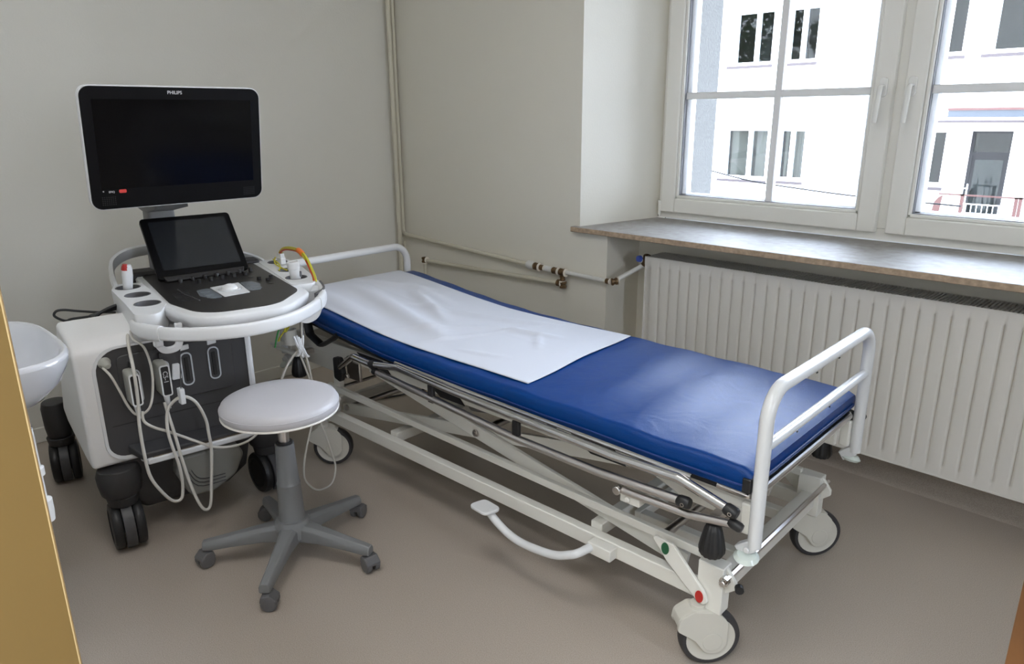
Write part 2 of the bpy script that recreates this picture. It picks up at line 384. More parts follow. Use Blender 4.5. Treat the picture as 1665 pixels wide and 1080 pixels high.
# ------------------------------------------------------------------ window_1 : two casements with muntins
WZ0, WZ1 = 0.883, 2.42
wroot = bpy.data.objects.new('window_1', None); COL.objects.link(wroot); wroot['kind'] = 'structure'; wroot.location = (-1.02, 3.13, WZ0)
wroot['_m'] = [x for r in Matrix.Translation((-1.02, 3.13, WZ0)) for x in r]
bm = B()
for a in ((-2.10, -2.06, 3.1245, 3.1995, 0.9301, 2.3799), (0.06, 0.19, 3.1245, 3.1995, 0.9301, 2.3799), (-2.10, 0.19, 3.125, 3.20, WZ0, 0.93), (-2.10, 0.19, 3.125, 3.20, 2.38, WZ1 + 0.04), (-1.06, -0.98, 3.1245, 3.1995, 0.9301, 2.3799)):
    box(bm, *a)
build('window_frame', bm, M['pvc'], wroot, bevel=0.003)
def sash(x0, x1, hs):
    z0, z1 = 0.915, 2.39; w_ = 0.083; gz0 = 0.992; gz1 = 2.31
    gx0 = x0 + (0.078 if hs > 0 else 0.074); gx1 = x1 - (0.074 if hs > 0 else 0.078)
    s_ = B()
    box(s_, x0, gx0, 3.098, 3.15, z0, z1); box(s_, gx1, x1, 3.098, 3.15, z0, z1)
    box(s_, gx0, gx1, 3.098, 3.15, z0, gz0 - 0.006); box(s_, gx0, gx1, 3.098, 3.15, gz1 + 0.006, z1)
    so = build('sash', s_, M['pvc'], wroot, bevel=0.006, seg=3)
    s_ = B(); t = 0.014                                        # glazing bead, stepped back
    for a in ((gx0, gx0 + t, gz0 - 0.006, gz1 + 0.006), (gx1 - t, gx1, gz0 - 0.006, gz1 + 0.006), (gx0, gx1, gz0 - 0.006, gz0 - 0.006 + t), (gx0, gx1, gz1 + 0.006 - t, gz1 + 0.006)):
        box(s_, a[0], a[1], 3.108, 3.135, a[2], a[3])
    build('glazing_bead', s_, M['pvc'], so, bevel=0.004)
    s_ = B(); g = 0.003
    for a in ((gx0 + t, gx0 + t + g, gz0, gz1), (gx1 - t - g, gx1 - t, gz0, gz1), (gx0 + t, gx1 - t, gz0 + t - 0.006, gz0 + t + g - 0.006), (gx0 + t, gx1 - t, gz1, gz1 + g)):
        box(s_, a[0], a[1], 3.118, 3.14, a[2], a[3])
    build('gasket', s_, M['gasket'], so)
    s_ = B(); t2 = 0.035                                      # outer lip of the sash, seen through the glass
    for a in ((gx0, gx0 + t2, gz0, gz1), (gx1 - t2, gx1, gz0, gz1), (gx0, gx1, gz0 - 0.01, gz0 + 0.018), (gx0, gx1, gz1 - 0.01, gz1 + 0.02)):
        box(s_, a[0], a[1], 3.152, 3.19, a[2], a[3])
    build('outer_lip', s_, M['pvc_out'], so, bevel=0.004)
    s_ = B(); box(s_, gx0 + 0.004, gx1 - 0.004, 3.140, 3.146, gz0, gz1); build('pane', s_, M['glass'], so)
    mx = -1.519 if hs > 0 else -0.46
    s_ = B()
    for y0, y1 in ((3.130, 3.1395), (3.1465, 3.158)):
        box(s_, mx - 0.016, mx + 0.016, y0, y1, gz0, gz1)
        for zz in (1.466, 1.92): box(s_, gx0 + t, gx1 - t, y0 + 0.0005, y1 - 0.0005, zz - 0.016, zz + 0.016)
    build('muntin', s_, M['pvc_out'], so, bevel=0.003)
    hx = x1 - 0.036 if hs > 0 else x0 + 0.030               # espagnolette handle
    s_ = B(); prism(s_, [(hx + x, 1.478 + z) for x, z in rpoly([(-0.015, -0.036), (0.015, -0.036), (0.015, 0.036), (-0.015, 0.036)], 0.013)], 3.088, 3.0982, 'xz')
    ho = build('handle', s_, M['handle'], so, bevel=0.002)
    s_ = B(); tube(s_, fillet([(hx, 3.092, 1.482), (hx, 3.058, 1.480), (hx - 0.004, 3.052, 1.345)], [0, 0.012, 0], 5), 0.0085, 10, sx=0.8, sy=1.15)
    build('lever', s_, M['handle'], ho)
    return so
sash(-2.068, -1.038, 1); sash(-1.000, 0.06, -1)
bm = B(); cyl(bm, (-2.075, 3.102, 0.893), (0, 0, 1), 0.008, 0.03); cyl(bm, (-2.075, 3.102, 0.925), (0, 0, 1), 0.009, 0.045); build('hinge', bm, M['pvc'], wroot, bevel=0.001)
bm = B(); cyl(bm, (-2.075, 3.098, 0.896), (0, -1, 0), 0.004, 0.008, 8); build('hinge_pin', bm, M['chrome'], wroot)
bm = B(); box(bm, -2.1, 0.2, 3.20, 3.70, 0.862, 0.872, Matrix.Identity(4)); build('outer_sill', bm, M['pvc_out'], wroot, bevel=0.002)

# window added in the unseen right wall to bring in extra sky light
W2M = Matrix.Translation((XR + 0.1, 0.85, 0.88))
w2 = bpy.data.objects.new('fill_window', None); COL.objects.link(w2); w2['kind'] = 'structure'; w2.location = W2M.translation; w2['_m'] = [x for r in W2M for x in r]
bm = B()
for a in ((0.55, 0.61, 0.88, 2.42), (1.09, 1.15, 0.88, 2.42), (0.61, 1.09, 0.88, 0.97), (0.61, 1.09, 2.33, 2.42)): box(bm, XR + 0.06, XR + 0.13, a[0], a[1], a[2], a[3])
build('window_frame', bm, M['pvc'], w2, bevel=0.003)
bm = B(); box(bm, XR + 0.09, XR + 0.096, 0.61, 1.09, 0.97, 2.33); build('pane', bm, M['glass'], w2)

# ------------------------------------------------------------------ doorway : frame and leaf
bm = B(); box(bm, -0.44, -0.40, YF - 0.16, YF + 0.0, 0, 2.08); box(bm, 0.42, 0.46, YF - 0.16, YF, 0, 2.08); box(bm, -0.44, 0.46, YF - 0.16, YF, 2.04, 2.08)
door = bpy.data.objects.new('door_1', None); COL.objects.link(door); door['kind'] = 'structure'; door.location = (0, YF, 0); door['_m'] = [x for r in Matrix.Translation((0, YF, 0)) for x in r]
build('door_frame', bm, M['ochre'], door)
bm = B(); box(bm, -0.402, -0.3998, YF - 0.0015, YF + 0.0004, 0, 2.04); build('frame_edge', bm, M['ochre_edge'], door, bevel=0.001)
lm_ = Matrix.Translation((0.415, 0.085, 0)) @ Matrix.Rotation(math.atan2(0.77 - 0.085, -0.079 - 0.415), 4, 'Z')
bm = B(); box(bm, 0, 0.844, -0.04, 0.0, 0.008, 2.03); leaf = build('door_leaf', bm, M['wood'], door, lm_, bevel=0.003)

# ------------------------------------------------------------------ radiator in the niche
RX0, RX1, RY, RZ0, RZ1 = -1.856, 0.14, 2.68, 0.145, 0.770
rr_ = empty('radiator', Matrix.Translation(((RX0 + RX1) / 2, 2.73, 0.0)), 'long white ribbed panel radiator under the stone windowsill', 'radiator')
bm = B(); pitch = 0.0505
xs = [RX0]; ds = [0.0]; x = RX0 + 0.028
while x + pitch < RX1 - 0.02:
    for fx, d in ((0.0, 0.0), (0.07, 0.007), (0.20, 0.0085), (0.80, 0.0085), (0.93, 0.007)):
        xs.append(x + fx * pitch); ds.append(d)
    x += pitch
xs += [x, RX1]; ds += [0.0, 0.0]
zs = [(RZ0, 0), (0.178, 0), (0.19, 1), (0.722, 1), (0.734, 0), (RZ1, 0)]
gv = [[bm.verts.new((xx, RY + (1.4 * (0.0085 - d) if t else 0.0), z)) for xx, d in zip(xs, ds)] for z, t in zs]
for a, b in zip(gv, gv[1:]):
    for k in range(len(xs) - 1): bm.faces.new((a[k], a[k + 1], b[k + 1], b[k]))
build('front_panel', bm, M['rad'], rr_, ang=60)
bm = B(); box(bm, RX0, RX0 + 0.0015, RY + 0.0005, 2.825, RZ0, RZ1); box(bm, RX1 - 0.0015, RX1, RY + 0.0005, 2.825, RZ0, RZ1)
box(bm, RX0, RX1, RY - 0.001, RY + 0.006, RZ0 - 0.003, RZ0 + 0.004); box(bm, RX0, RX1, RY - 0.0005, RY + 0.004, RZ1 - 0.004, RZ1 + 0.001)
box(bm, RX0 + 0.01, RX1 - 0.01, 2.805, 2.812, RZ0 + 0.01, RZ1 - 0.02); box(bm, RX0, RX1, 2.822, 2.826, RZ1 - 0.03, RZ1 + 0.001)
build('side_casing', bm, M['rad'], rr_, bevel=0.001)
bm = B(); x = RX0 + 0.012
while x < RX1 - 0.01:
    box(bm, x, x + 0.005, RY + 0.008, 2.822, RZ1 - 0.004, RZ1 + 0.001); x += 0.0125
for yy in (RY + 0.036, RY + 0.072, RY + 0.108): box(bm, RX0 + 0.01, RX1 - 0.01, yy, yy + 0.0025, RZ1 - 0.008, RZ1 - 0.001)
build('top_grille', bm, M['rad_dark'], rr_, smooth=False, kind='stuff')
bm = B(); x = RX0 + 0.03
while x < RX1 - 0.03: box(bm, x, x + 0.002, RY + 0.012, 2.804, RZ0 + 0.03, RZ1 - 0.05); x += 0.025
build('convector_fins', bm, M['rad_dark'], rr_, smooth=False, kind='stuff')
bm = B()
for xx in (-1.6, -0.15): box(bm, xx, xx + 0.03, 2.812, 2.849, 0.62, 0.66); box(bm, xx, xx + 0.03, 2.812, 2.849, 0.2, 0.24)
build('bracket', bm, M['rad'], rr_, kind='stuff')

# ------------------------------------------------------------------ heating pipes on the walls
def pipe(name, pts, r, mt, label, fil=0.02, group=None, grpr='heating pipes'):
    o = build(name, tube(B(), fillet(pts, fil), r, 12), mt, label=label, cat='pipe', group=group, origin=pts[0]); return o
pipe('heating_pipe', [(-3.535, 2.548, 0.02), (-3.535, 2.548, ZC - 0.005)], 0.0135, M['pipe'], 'thicker vertical painted pipe in the corner, left of the pair')
pipe('heating_pipe', [(-3.545, 2.583, ZC - 0.005), (-3.545, 2.583, 0.713), (-3.500, 2.572, 0.706), (-2.470, 2.572, 0.662)], 0.0115, M['pipe'], 'painted pipe running down the corner then sloping along the wall to the valves', 0.03)
pipe('heating_pipe', [(-3.548, 2.590, 0.02), (-3.548, 2.590, 0.66)], 0.0095, M['pipe'], 'thin vertical painted pipe low in the corner behind the stretcher headboard')
o = pipe('heating_pipe', [(-3.335, 2.574, 0.02), (-3.335, 2.574, 0.555)], 0.010, M['pipe'], 'short vertical painted pipe rising behind the mattress to the lower brass elbow')
fp = empty('pipe_run', Matrix.Translation((-2.8, 2.572, 0.58)), 'lower sloping painted pipe with brass elbows at both ends', 'pipe')
build('pipe_body', tube(B(), [(-3.310, 2.572, 0.572), (-2.285, 2.572, 0.600)][::-1], 0.0115, 12), M['pipe'], fp)
def fitting(parent, p, d, r, L, tape=True):
    d = Vector(d).normalized(); p = Vector(p)
    f = B(); lathe(f, [(r * 0.82, 0), (r, 0.002), (r, L * 0.3), (r * 0.8, L * 0.36), (r * 0.8, L * 0.64), (r, L * 0.7), (r, L - 0.002), (r * 0.82, L)], 6 if not tape else 10, axis_m(p, d))
    fo = build('brass_fitting', f, M['brass'], parent, ang=20)
    if tape:
        f = B(); lathe(f, [(r * 0.9, 0), (r * 1.12, 0.001), (r * 1.12, 0.005), (r * 0.9, 0.006)], 12, axis_m(p + d * (L + 0.001), d)); build('seal_tape', f, M['ptfe'], fo)
fitting(fp, (-3.336, 2.572, 0.590), (0, 0, -1), 0.017, 0.032); fitting(fp, (-3.340, 2.572, 0.577), (1, 0, 0), 0.016, 0.024)
fitting(fp, (-2.288, 2.572, 0.600), (1, 0, -0.02), 0.017, 0.025); fitting(fp, (-2.250, 2.572, 0.578), (0, 0.0, 1), 0.018, 0.034, False)
vr = empty('pipe_run', Matrix.Translation((-2.2, 2.572, 0.655)), 'brass and white pipe assembly leading to the radiator valve', 'pipe')
f = B(); lathe(f, [(0.012, 0), (0.021, 0.006), (0.023, 0.014), (0.023, 0.034), (0.018, 0.042), (0.018, 0.05)], 20, axis_m((-2.492, 2.572, 0.663), (1, 0, -0.03))); build('reducer', f, M['pipe_white'], vr)
fitting(vr, (-2.442, 2.572, 0.661), (1, 0, -0.03), 0.019, 0.03); fitting(vr, (-2.404, 2.572, 0.660), (1, 0, -0.03), 0.014, 0.026)
build('pipe_sleeve', cyl(B(), (-2.370, 2.572, 0.659), (1, 0, -0.03), 0.014, 0.05), M['pipe_white'], vr)
fitting(vr, (-2.318, 2.572, 0.657), (1, 0, -0.02), 0.017, 0.032); fitting(vr, (-2.272, 2.572, 0.656), (1, 0, 0), 0.018, 0.034)
fitting(vr, (-2.254, 2.571, 0.640), (0, 0, -1), 0.015, 0.026)
build('pipe_body', tube(B(), [(-2.232, 2.572, 0.658), (-1.985, 2.572, 0.654)], 0.0105, 12), M['pipe_white'], vr)
fitting(vr, (-1.990, 2.572, 0.654), (1, 0, 0), 0.013, 0.02); fitting(vr, (-1.962, 2.574, 0.652), (0.6, 0.8, 0.15), 0.017, 0.03)
P1 = Vector((-1.944, 2.60, 0.664)); P2 = Vector((-1.884, 2.716, 0.722))
build('pipe_body', tube(B(), [P1, P2], 0.0105, 12), M['pipe_white'], vr)
f = B(); lathe(f, [(0.013, 0), (0.017, 0.004), (0.017, 0.02), (0.022, 0.024), (0.022, 0.05), (0.014, 0.056)], 14, axis_m(P2, (0.25, -0.1, 0.4))); build('valve_body', f, M['brass'], vr)
f = B(); lathe(f, [(0.013, 0), (0.018, 0.003), (0.018, 0.006)], 16, axis_m(P2 + Vector((-0.004, -0.016, 0.03)), (-0.3, -0.9, 0.1))); build('valve_collar', f, M['handle'], vr)
f = B(); lathe(f, [(0.015, 0.006), (0.016, 0.010), (0.014, 0.022), (0.0, 0.024)], 16, axis_m(P2 + Vector((-0.004, -0.016, 0.03)), (-0.3, -0.9, 0.1))); build('valve_cap', f, M['bluecap'], vr)
f = B(); cyl(f, (-1.888, 2.716, 0.752), (1, 0, 0), 0.010, 0.034); build('union', f, M['brass'], vr)

# ------------------------------------------------------------------ wash basin on the doorway wall
BX, BY = -2.10, 0.236
bs = empty('washbasin', Matrix.Translation((BX, YF, 0.84)), 'white rounded ceramic washbasin cut off by the left door frame', 'basin')
sc_ = Matrix.Translation((BX, BY, 0)) @ Matrix.Diagonal((1.29, 0.855, 1, 1))
f = B(); lathe(f, [(0.0, 0.690), (0.05, 0.690), (0.10, 0.700), (0.15, 0.730), (0.185, 0.775), (0.203, 0.825), (0.205, 0.842), (0.200, 0.850), (0.192, 0.850), (0.186, 0.842), (0.176, 0.80), (0.15, 0.755), (0.10, 0.728), (0.03, 0.722), (0.0, 0.722)], 56)
for v in f.verts:                                # squarish plan of the rim, rounder towards the bottom
    r_ = math.hypot(v.co.x, v.co.y)
    if r_ > 1e-4:
        c_, s_ = abs(v.co.x) / r_, abs(v.co.y) / r_; n_ = 2.0 + 1.3 * max(0, min(1, (v.co.z - 0.70) / 0.12)); k_ = (c_ ** n_ + s_ ** n_) ** (-1 / n_); v.co.x *= k_; v.co.y *= k_
    v.co = sc_ @ v.co
box(f, BX - 0.24, BX + 0.24, YF + 0.001, BY - 0.10, 0.74, 0.8485)
build('bowl', f, M['ceramic'], bs, bevel=0.004)
f = B(); cyl(f, (BX + 0.12, 0.275, 0.668), (0, 0, 1), 0.022, 0.028); build('drain_flange', f, M['bluecap'], bs)
f = B(); cyl(f, (BX + 0.12, 0.275, 0.660), (0, 0, 1), 0.026, 0.008); build('drain_ring', f, M['chrome'], bs)
f = B(); tube(f, [(BX + 0.15, 0.28, 0.67), (BX + 0.152, 0.28, 0.44)], 0.017, 16); lathe(f, [(0.017, 0), (0.023, 0.003), (0.023, 0.022), (0.017, 0.025)], 20, axis_m((BX + 0.152, 0.28, 0.545), (0, 0, 1)))
lathe(f, [(0.014, 0), (0.024, 0.004), (0.026, 0.03), (0.026, 0.06), (0.018, 0.065)], 20, axis_m((BX + 0.152, 0.28, 0.42), (0, 0, 1)))
tube(f, fillet([(BX + 0.152, 0.28, 0.47), (BX + 0.08, 0.22, 0.44), (BX + 0.08, YF + 0.002, 0.50)], 0.02), 0.016, 14)
build('waste_pipe', f, M['handle'], bs)

# ------------------------------------------------------------------ hospital stretcher
BF = Fr(-0.676, 1.785, 2.2); bmx = BF.m
st = empty('stretcher', bmx @ Matrix.Translation((-1.03, 0, 0)), 'white framed hospital stretcher on castors carrying the blue mattress', 'stretcher')
def bp(name, bm, mt, par=None, **k): return build(name, bm, mt, par or st, bmx, **k)
f = B()
for s in (-1, 1):
    box(f, -1.86, -0.085, s * 0.315 - 0.016, s * 0.315 + 0.016, 0.181, 0.226)
    box(f, -0.132, -0.062, s * 0.315 - 0.022, s * 0.315 + 0.022, 0.165, 0.300)
    box(f, -1.90, -1.84, s * 0.315 - 0.022, s * 0.315 + 0.022, 0.165, 0.300)
    prism(f, [(-0.064, 0.30), (-0.064, 0.22), (-0.035, 0.245), (-0.035, 0.262)], s * 0.315 - 0.006, s * 0.315 + 0.006, 'xz')
box(f, -0.115, -0.075, -0.293, 0.293, 0.195, 0.245); box(f, -1.885, -1.845, -0.293, 0.293, 0.195, 0.245)
bp('base_frame', f, M['powder'], bevel=0.003)
for s in (-1, 1):
    f = B(); beam(f, (-1.84, s * 0.302, 0.326), (-0.125, s * 0.302, 0.300), 0.018, 0.024); bp('upper_rail', f, M['powder'], bevel=0.002)
for a in ((-0.50, -0.46, -0.298, 0.298, 0.205, 0.245), (-0.42, -0.116, -0.16, -0.13, 0.205, 0.24), (-0.42, -0.116, 0.13, 0.16, 0.205, 0.24), (-0.44, -0.42, -0.16, 0.16, 0.205, 0.24), (-1.45, -1.41, -0.298, 0.298, 0.2, 0.24)):
    f = B(); box(f, *a); bp('cross_member', f, M['powder'], bevel=0.003)
for s in (-1, 1):                                  # scissor lift
    f = B(); beam(f, (-1.60, s * 0.262, 0.456), (-0.20, s * 0.262, 0.225), 0.014, 0.048); bp('scissor_arm', f, M['powder'], bevel=0.002)
    f = B(); beam(f, (-1.83, s * 0.245, 0.210), (-0.38, s * 0.245, 0.458), 0.014, 0.045); bp('scissor_arm', f, M['powder'], bevel=0.002)
    f = B(); cyl(f, (-1.008, s * 0.270, 0.356), (0, s, 0), 0.013, 0.006, 12); cyl(f, (-1.008, s * 0.270, 0.356), (0, s, 0), 0.008, 0.010, 6); bp('pivot_bolt', f, M['satin'])
for x, z in ((-1.008, 0.356), (-1.80, 0.222), (-0.30, 0.245), (-1.58, 0.450)):
    f = B(); cyl(f, (x, -0.26, z), (0, 1, 0), 0.013, 0.52); bp('lift_shaft', f, M['satin'])
f = B(); cyl(f, (-1.30, 0, 0.30), (0.8, 0, 0.13), 0.030, 0.35, 20); cyl(f, (-0.96, 0, 0.355), (0.8, 0, 0.13), 0.013, 0.38, 14); bp('hydraulic_cylinder', f, M['grey'], bevel=0.002)
# platform
f = B()
for s in (-1, 1):
    box(f, -2.06, -0.035, s * 0.292 - 0.013, s * 0.292 + 0.013, 0.465, 0.520)
    box(f, -2.06, -1.80, s * 0.292 - 0.010, s * 0.292 + 0.010, 0.395, 0.466)
    box(f, -1.805, -1.765, s * 0.292 - 0.012, s * 0.292 + 0.012, 0.29, 0.466)
    prism(f, [(-0.30, 0.466), (-0.035, 0.466), (-0.035, 0.425), (-0.20, 0.43)], s * 0.292 - 0.010, s * 0.292 + 0.010, 'xz')
box(f, -0.075, -0.035, -0.28, 0.28, 0.466, 0.515); box(f, -2.06, -2.02, -0.28, 0.28, 0.40, 0.515)
bp('platform_frame', f, M['powder'], bevel=0.003)
def mz(x):                                          # height of the mattress top along its length
    P = [(-2.08, 0.682), (-1.90, 0.664), (-1.72, 0.645), (-1.5, 0.622), (-1.3, 0.609), (-1.1, 0.603), (-0.8, 0.600), (0.02, 0.592)]
    for a, b in zip(P, P[1:]):
        if x <= b[0]:
            t = max(0, (x - a[0]) / (b[0] - a[0])); return a[1] + (b[1] - a[1]) * t
    return P[-1][1]
def mzs(x): return sum(mz(x + d) for d in (-0.12, -0.06, 0, 0.06, 0.12)) / 5
f = B(); n = 24; xsn = [-2.05 + i * (2.03) / n for i in range(n + 1)]
loft(f, [[(x, y, mzs(x) - 0.066 + dz) for y, dz in ((-0.335, -0.012), (0.335, -0.012), (0.335, 0.0), (-0.335, 0.0))] for x in xsn]); bp('platform_sheet', f, M['blackp'])
for x0 in (-1.62, -1.24, -0.60):
    f = B(); prism(f, [(x0, 0.518), (x0 + 0.16, 0.518), (x0 + 0.22, 0.462), (x0 + 0.10, 0.462)], -0.3085, -0.306, 'xz'); bp('gap_shade', f, M['blackp'])  # slanted black patches standing in for gap shadows of the mattress supports
for x0 in (-0.71, -0.62, -1.10, -0.43): f = B(); box(f, x0 - 0.012, x0 + 0.012, -0.345, -0.306, 0.515, 0.53); bp('edge_clip', f, M['blackp'])
f = B(); tube(f, fillet([(-0.10, -0.33, 0.520), (-0.012, -0.33, 0.518), (-0.012, 0.33, 0.518), (-0.10, 0.33, 0.520)], 0.02), 0.009, 10); bp('end_tube', f, M['satin'])
f = B(); tube(f, fillet([(-1.90, -0.345, 0.605), (-1.875, -0.350, 0.548), (-1.79, -0.352, 0.520), (-1.71, -0.350, 0.562), (-1.68, -0.345, 0.585)], 0.02), 0.013, 10, sx=0.6, sy=1.5); bp('lifting_handle', f, M['black'])
# end bars
def endbar(x, zt, zb, low, name, rr=0.0165, hw=0.34):
    f = B(); tube(f, fillet([(x, -hw, zb), (x, -hw, zt), (x, hw, zt), (x, hw, zb)], 0.075, 8), rr, 16)
    o = bp(name, f, M['barwhite'], label='white tubular %s end bar' % ('foot' if low else 'head'))
    if low:
        f = B(); tube(f, [(x, -hw + 0.01, low), (x, hw - 0.01, low)], 0.0125, 14); bp('lower_bar', f, M['barwhite'], o)
    return o
fb = endbar(0.008, 0.790, 0.400, 0.655, 'end_bar'); hb = endbar(-2.10, 0.793, 0.42, None, 'end_bar')
for s in (-1, 1):
    for x in (0.008, -2.10):
        par = fb if x > -1 else hb
        sg = 1 if x > -1 else -1
        f = B(); beam(f, (x, s * 0.34, 0.405), (x - sg * 0.035, s * 0.34, 0.378), 0.026, 0.030); cyl(f, (x - sg * 0.01, s * 0.357, 0.395), (0, s, 0), 0.008, 0.006, 12); bp('buffer_arm', f, M['barwhite'], par, bevel=0.004)
        f = B(); lathe(f, [(0.0, -0.010), (0.024, -0.009), (0.030, -0.002), (0.022, 0.008), (0.0, 0.010)], 24, axis_m((x - sg * 0.012, s * 0.350, 0.374), (0.1 * sg, 0.25 * s, 1))); bp('buffer_wheel', f, M['clear'], par)
    for z in ((0.534, 0.506) if s > 0 else ()): f = B(); cyl(f, (0.008, s * 0.357, z), (0, s, 0), 0.009 if z > 0.52 else 0.012, 0.014, 12); bp('clamp_knob', f, M['black'], fb)
    f = B(); box(f, -0.034, -0.006, s * 0.325 - 0.012, s * 0.325 + 0.012, 0.42, 0.50); bp('bar_socket', f, M['powder'], bevel=0.004)
    f = B(); box(f, -2.094, -2.06, s * 0.325 - 0.012, s * 0.325 + 0.012, 0.42, 0.50); bp('bar_socket', f, M['powder'], bevel=0.004)
for zz, ys, rr in ((0.772, (-0.09, 0.06), 0.0165), (0.641, (-0.17, 0.04), 0.0125)):
    for y in ys: f = B(); cyl(f, (0.008 + rr * 0.55, y, zz + 0.0015), (0.8, 0, -0.6), 0.0028, 0.003, 10); bp('hole_plug', f, M['black'], fb)
# acorn shaped wall bumpers on the four corners
def bumper(x, y, z0):
    prof = [(0.010, 0.086), (0.016, 0.084), (0.022, 0.070), (0.028, 0.045), (0.0325, 0.020), (0.032, 0.010), (0.026, 0.0), (0.0, -0.001)]; f = B(); n = 48; rings = []
    for r, z in prof:
        if r == 0: rings.append([f.verts.new((x, y, z0 + z))]); continue
        rings.append([f.verts.new((x + (r * (1 - (0.07 if k % 4 < 2 else 0))) * math.cos(2 * PI * k / n), y + (r * (1 - (0.07 if k % 4 < 2 else 0))) * math.sin(2 * PI * k / n), z0 + z)) for k in range(n)])
    for a, b in zip(rings, rings[1:]):
        for k in range(n):
            f.faces.new((a[k], a[(k + 1) % n], b[(k + 1) % n], b[k]) if len(b) > 1 else (a[k], a[(k + 1) % n], b[0]))
    f.faces.new(rings[0][::-1]); bp('corner_bumper', f, M['black'], ang=50)
for x, y, z in ((-0.082, -0.372, 0.355), (-0.098, 0.372, 0.338), (-1.945, -0.372, 0.36), (-1.945, 0.372, 0.36)):
    bumper(x, y, z); f = B(); tube(f, [(x, y, z + 0.08), (x, y, 0.455), (x, math.copysign(0.30, y), 0.468)][0:2], 0.008, 8); box(f, x - 0.012, x + 0.012, min(y, math.copysign(0.30, y)), max(y, math.copysign(0.30, y)), 0.447, 0.463); bp('bumper_bracket', f, M['satin'])
# castors
def castor(x, y, ang):
    """wheel plane along ang; x, y is the axle position in the stretcher frame"""
    mm = bmx @ Matrix.Translation((x, y, 0)) @ Matrix.Rotation(rad(ang), 4, 'Z')
    f = B()
    fend = rpoly([(-0.094, 0.118), (-0.088, 0.150), (-0.055, 0.172), (0.012, 0.166), (0.040, 0.135), (0.038, 0.070), (0.022, 0.045), (-0.016, 0.045), (-0.045, 0.085)], [0.012, 0.02, 0.02, 0.03, 0.03, 0.02, 0.02, 0.02, 0.03], 4)
    for s in (-1, 1): prism(f, fend, s * 0.0205, s * 0.030, 'xz')
    prism(f, rpoly([(-0.094, 0.118), (-0.088, 0.150), (-0.055, 0.172), (0.012, 0.166), (0.034, 0.150), (-0.01, 0.163), (-0.05, 0.160), (-0.080, 0.135)], 0.006, 3), -0.0205, 0.0205, 'xz')
    cyl(f, (-0.035, 0, 0.165), (0, 0, 1), 0.020, 0.016, 20)
    for s in (-1, 1): cyl(f, (0.0, s * 0.030, 0.080), (0, s, 0), 0.026, 0.002, 20)
    o = build('castor', f, M['hub'], st, mm, bevel=0.003)
    f = B(); lathe(f, [(0.062, -0.0185), (0.074, -0.0185), (0.0785, -0.014), (0.080, -0.006), (0.080, 0.006), (0.0785, 0.014), (0.074, 0.0185), (0.062, 0.0185)], 48, Matrix.Translation((0, 0, 0.08)) @ Matrix.Rotation(PI / 2, 4, 'X'), closed=True); build('tyre', f, M['rubber'], o, mm)
    f = B(); lathe(f, [(0.0, -0.019), (0.025, -0.019), (0.03, -0.0165), (0.058, -0.0165), (0.063, -0.019), (0.065, -0.0185), (0.065, 0.0185), (0.063, 0.019), (0.058, 0.0165), (0.03, 0.0165), (0.025, 0.019), (0.0, 0.019)], 40, Matrix.Translation((0, 0, 0.08)) @ Matrix.Rotation(PI / 2, 4, 'X')); build('wheel_disc', f, M['hub'], o, mm)
CA = 48
for x, y in ((-0.098, -0.318), (-0.080, 0.352), (-1.795, -0.335), (-1.80, 0.345)): castor(x, y, CA)
# brake levers with red and green dots, brake shafts
for s in (-1, 1):
    for x0, sgn in ((0, 1), (-1.96, -1)):
        q = [(-0.268, 0.322), (-0.235, 0.320), (-0.200, 0.318), (-0.105, 0.222), (-0.092, 0.196), (-0.104, 0.184), (-0.122, 0.188), (-0.215, 0.262)]
        poly = [(x, z) if sgn > 0 else (x0 - x, z) for x, z in q]
        f = B(); prism(f, rpoly(poly, 0.010, 4), s * 0.340, s * 0.350, 'xz'); lo = bp('brake_lever', f, M['powder'], bevel=0.002)
        for (x, z, mt, nm) in ((-0.221, 0.298, M['green'], 'green_dot'), (-0.116, 0.204, M['red'], 'red_dot')):
            xx = x if sgn > 0 else x0 - x; f = B(); tube(f, [(xx, s * 0.350, z), (xx, s * 0.3515, z)], 0.015, 20, sx=1.15, sy=0.75); bp(nm, f, mt, lo, label=nm.replace('_', ' ') + ' on the brake lever')
for x in (-0.055, -1.90):
    f = B(); tube(f, [(x, -0.36, 0.275), (x, 0.34, 0.275)], 0.0075, 6); bp('brake_shaft', f, M['satin'])
    f = B(); cyl(f, (x, -0.337, 0.275), (0, -1, 0), 0.013, 0.012, 8); cyl(f, (x, -0.35, 0.275), (0, -1, 0), 0.009, 0.008, 6); bp('shaft_nut', f, M['chrome'])
    f = B(); cyl(f, (x + 0.03, -0.325, 0.262), (0.6, -1, 0), 0.011, 0.014, 12); bp('end_plug', f, M['black'])
# pump pedal
f = B(); box(f, -0.462, -0.382, -0.366, -0.331, 0.186, 0.222); bp('pedal_bracket', f, M['powder'], bevel=0.003)
f = B(); tube(f, crom([(-0.452, -0.36, 0.205), (-0.459, -0.405, 0.205), (-0.480, -0.420, 0.196), (-0.540, -0.425, 0.172), (-0.650, -0.425, 0.158), (-0.720, -0.425, 0.168), (-0.778, -0.425, 0.196), (-0.800, -0.425, 0.215)], 5), 0.0125, 14)
pp = bp('pump_pedal', f, M['barwhite'])
f = B(); prism(f, rpoly([(-0.860, -0.455), (-0.780, -0.460), (-0.762, -0.400), (-0.845, -0.392)], 0.018, 5), 0.213, 0.223, 'xy'); bp('pedal_pad', f, M['barwhite'], pp, bevel=0.003)
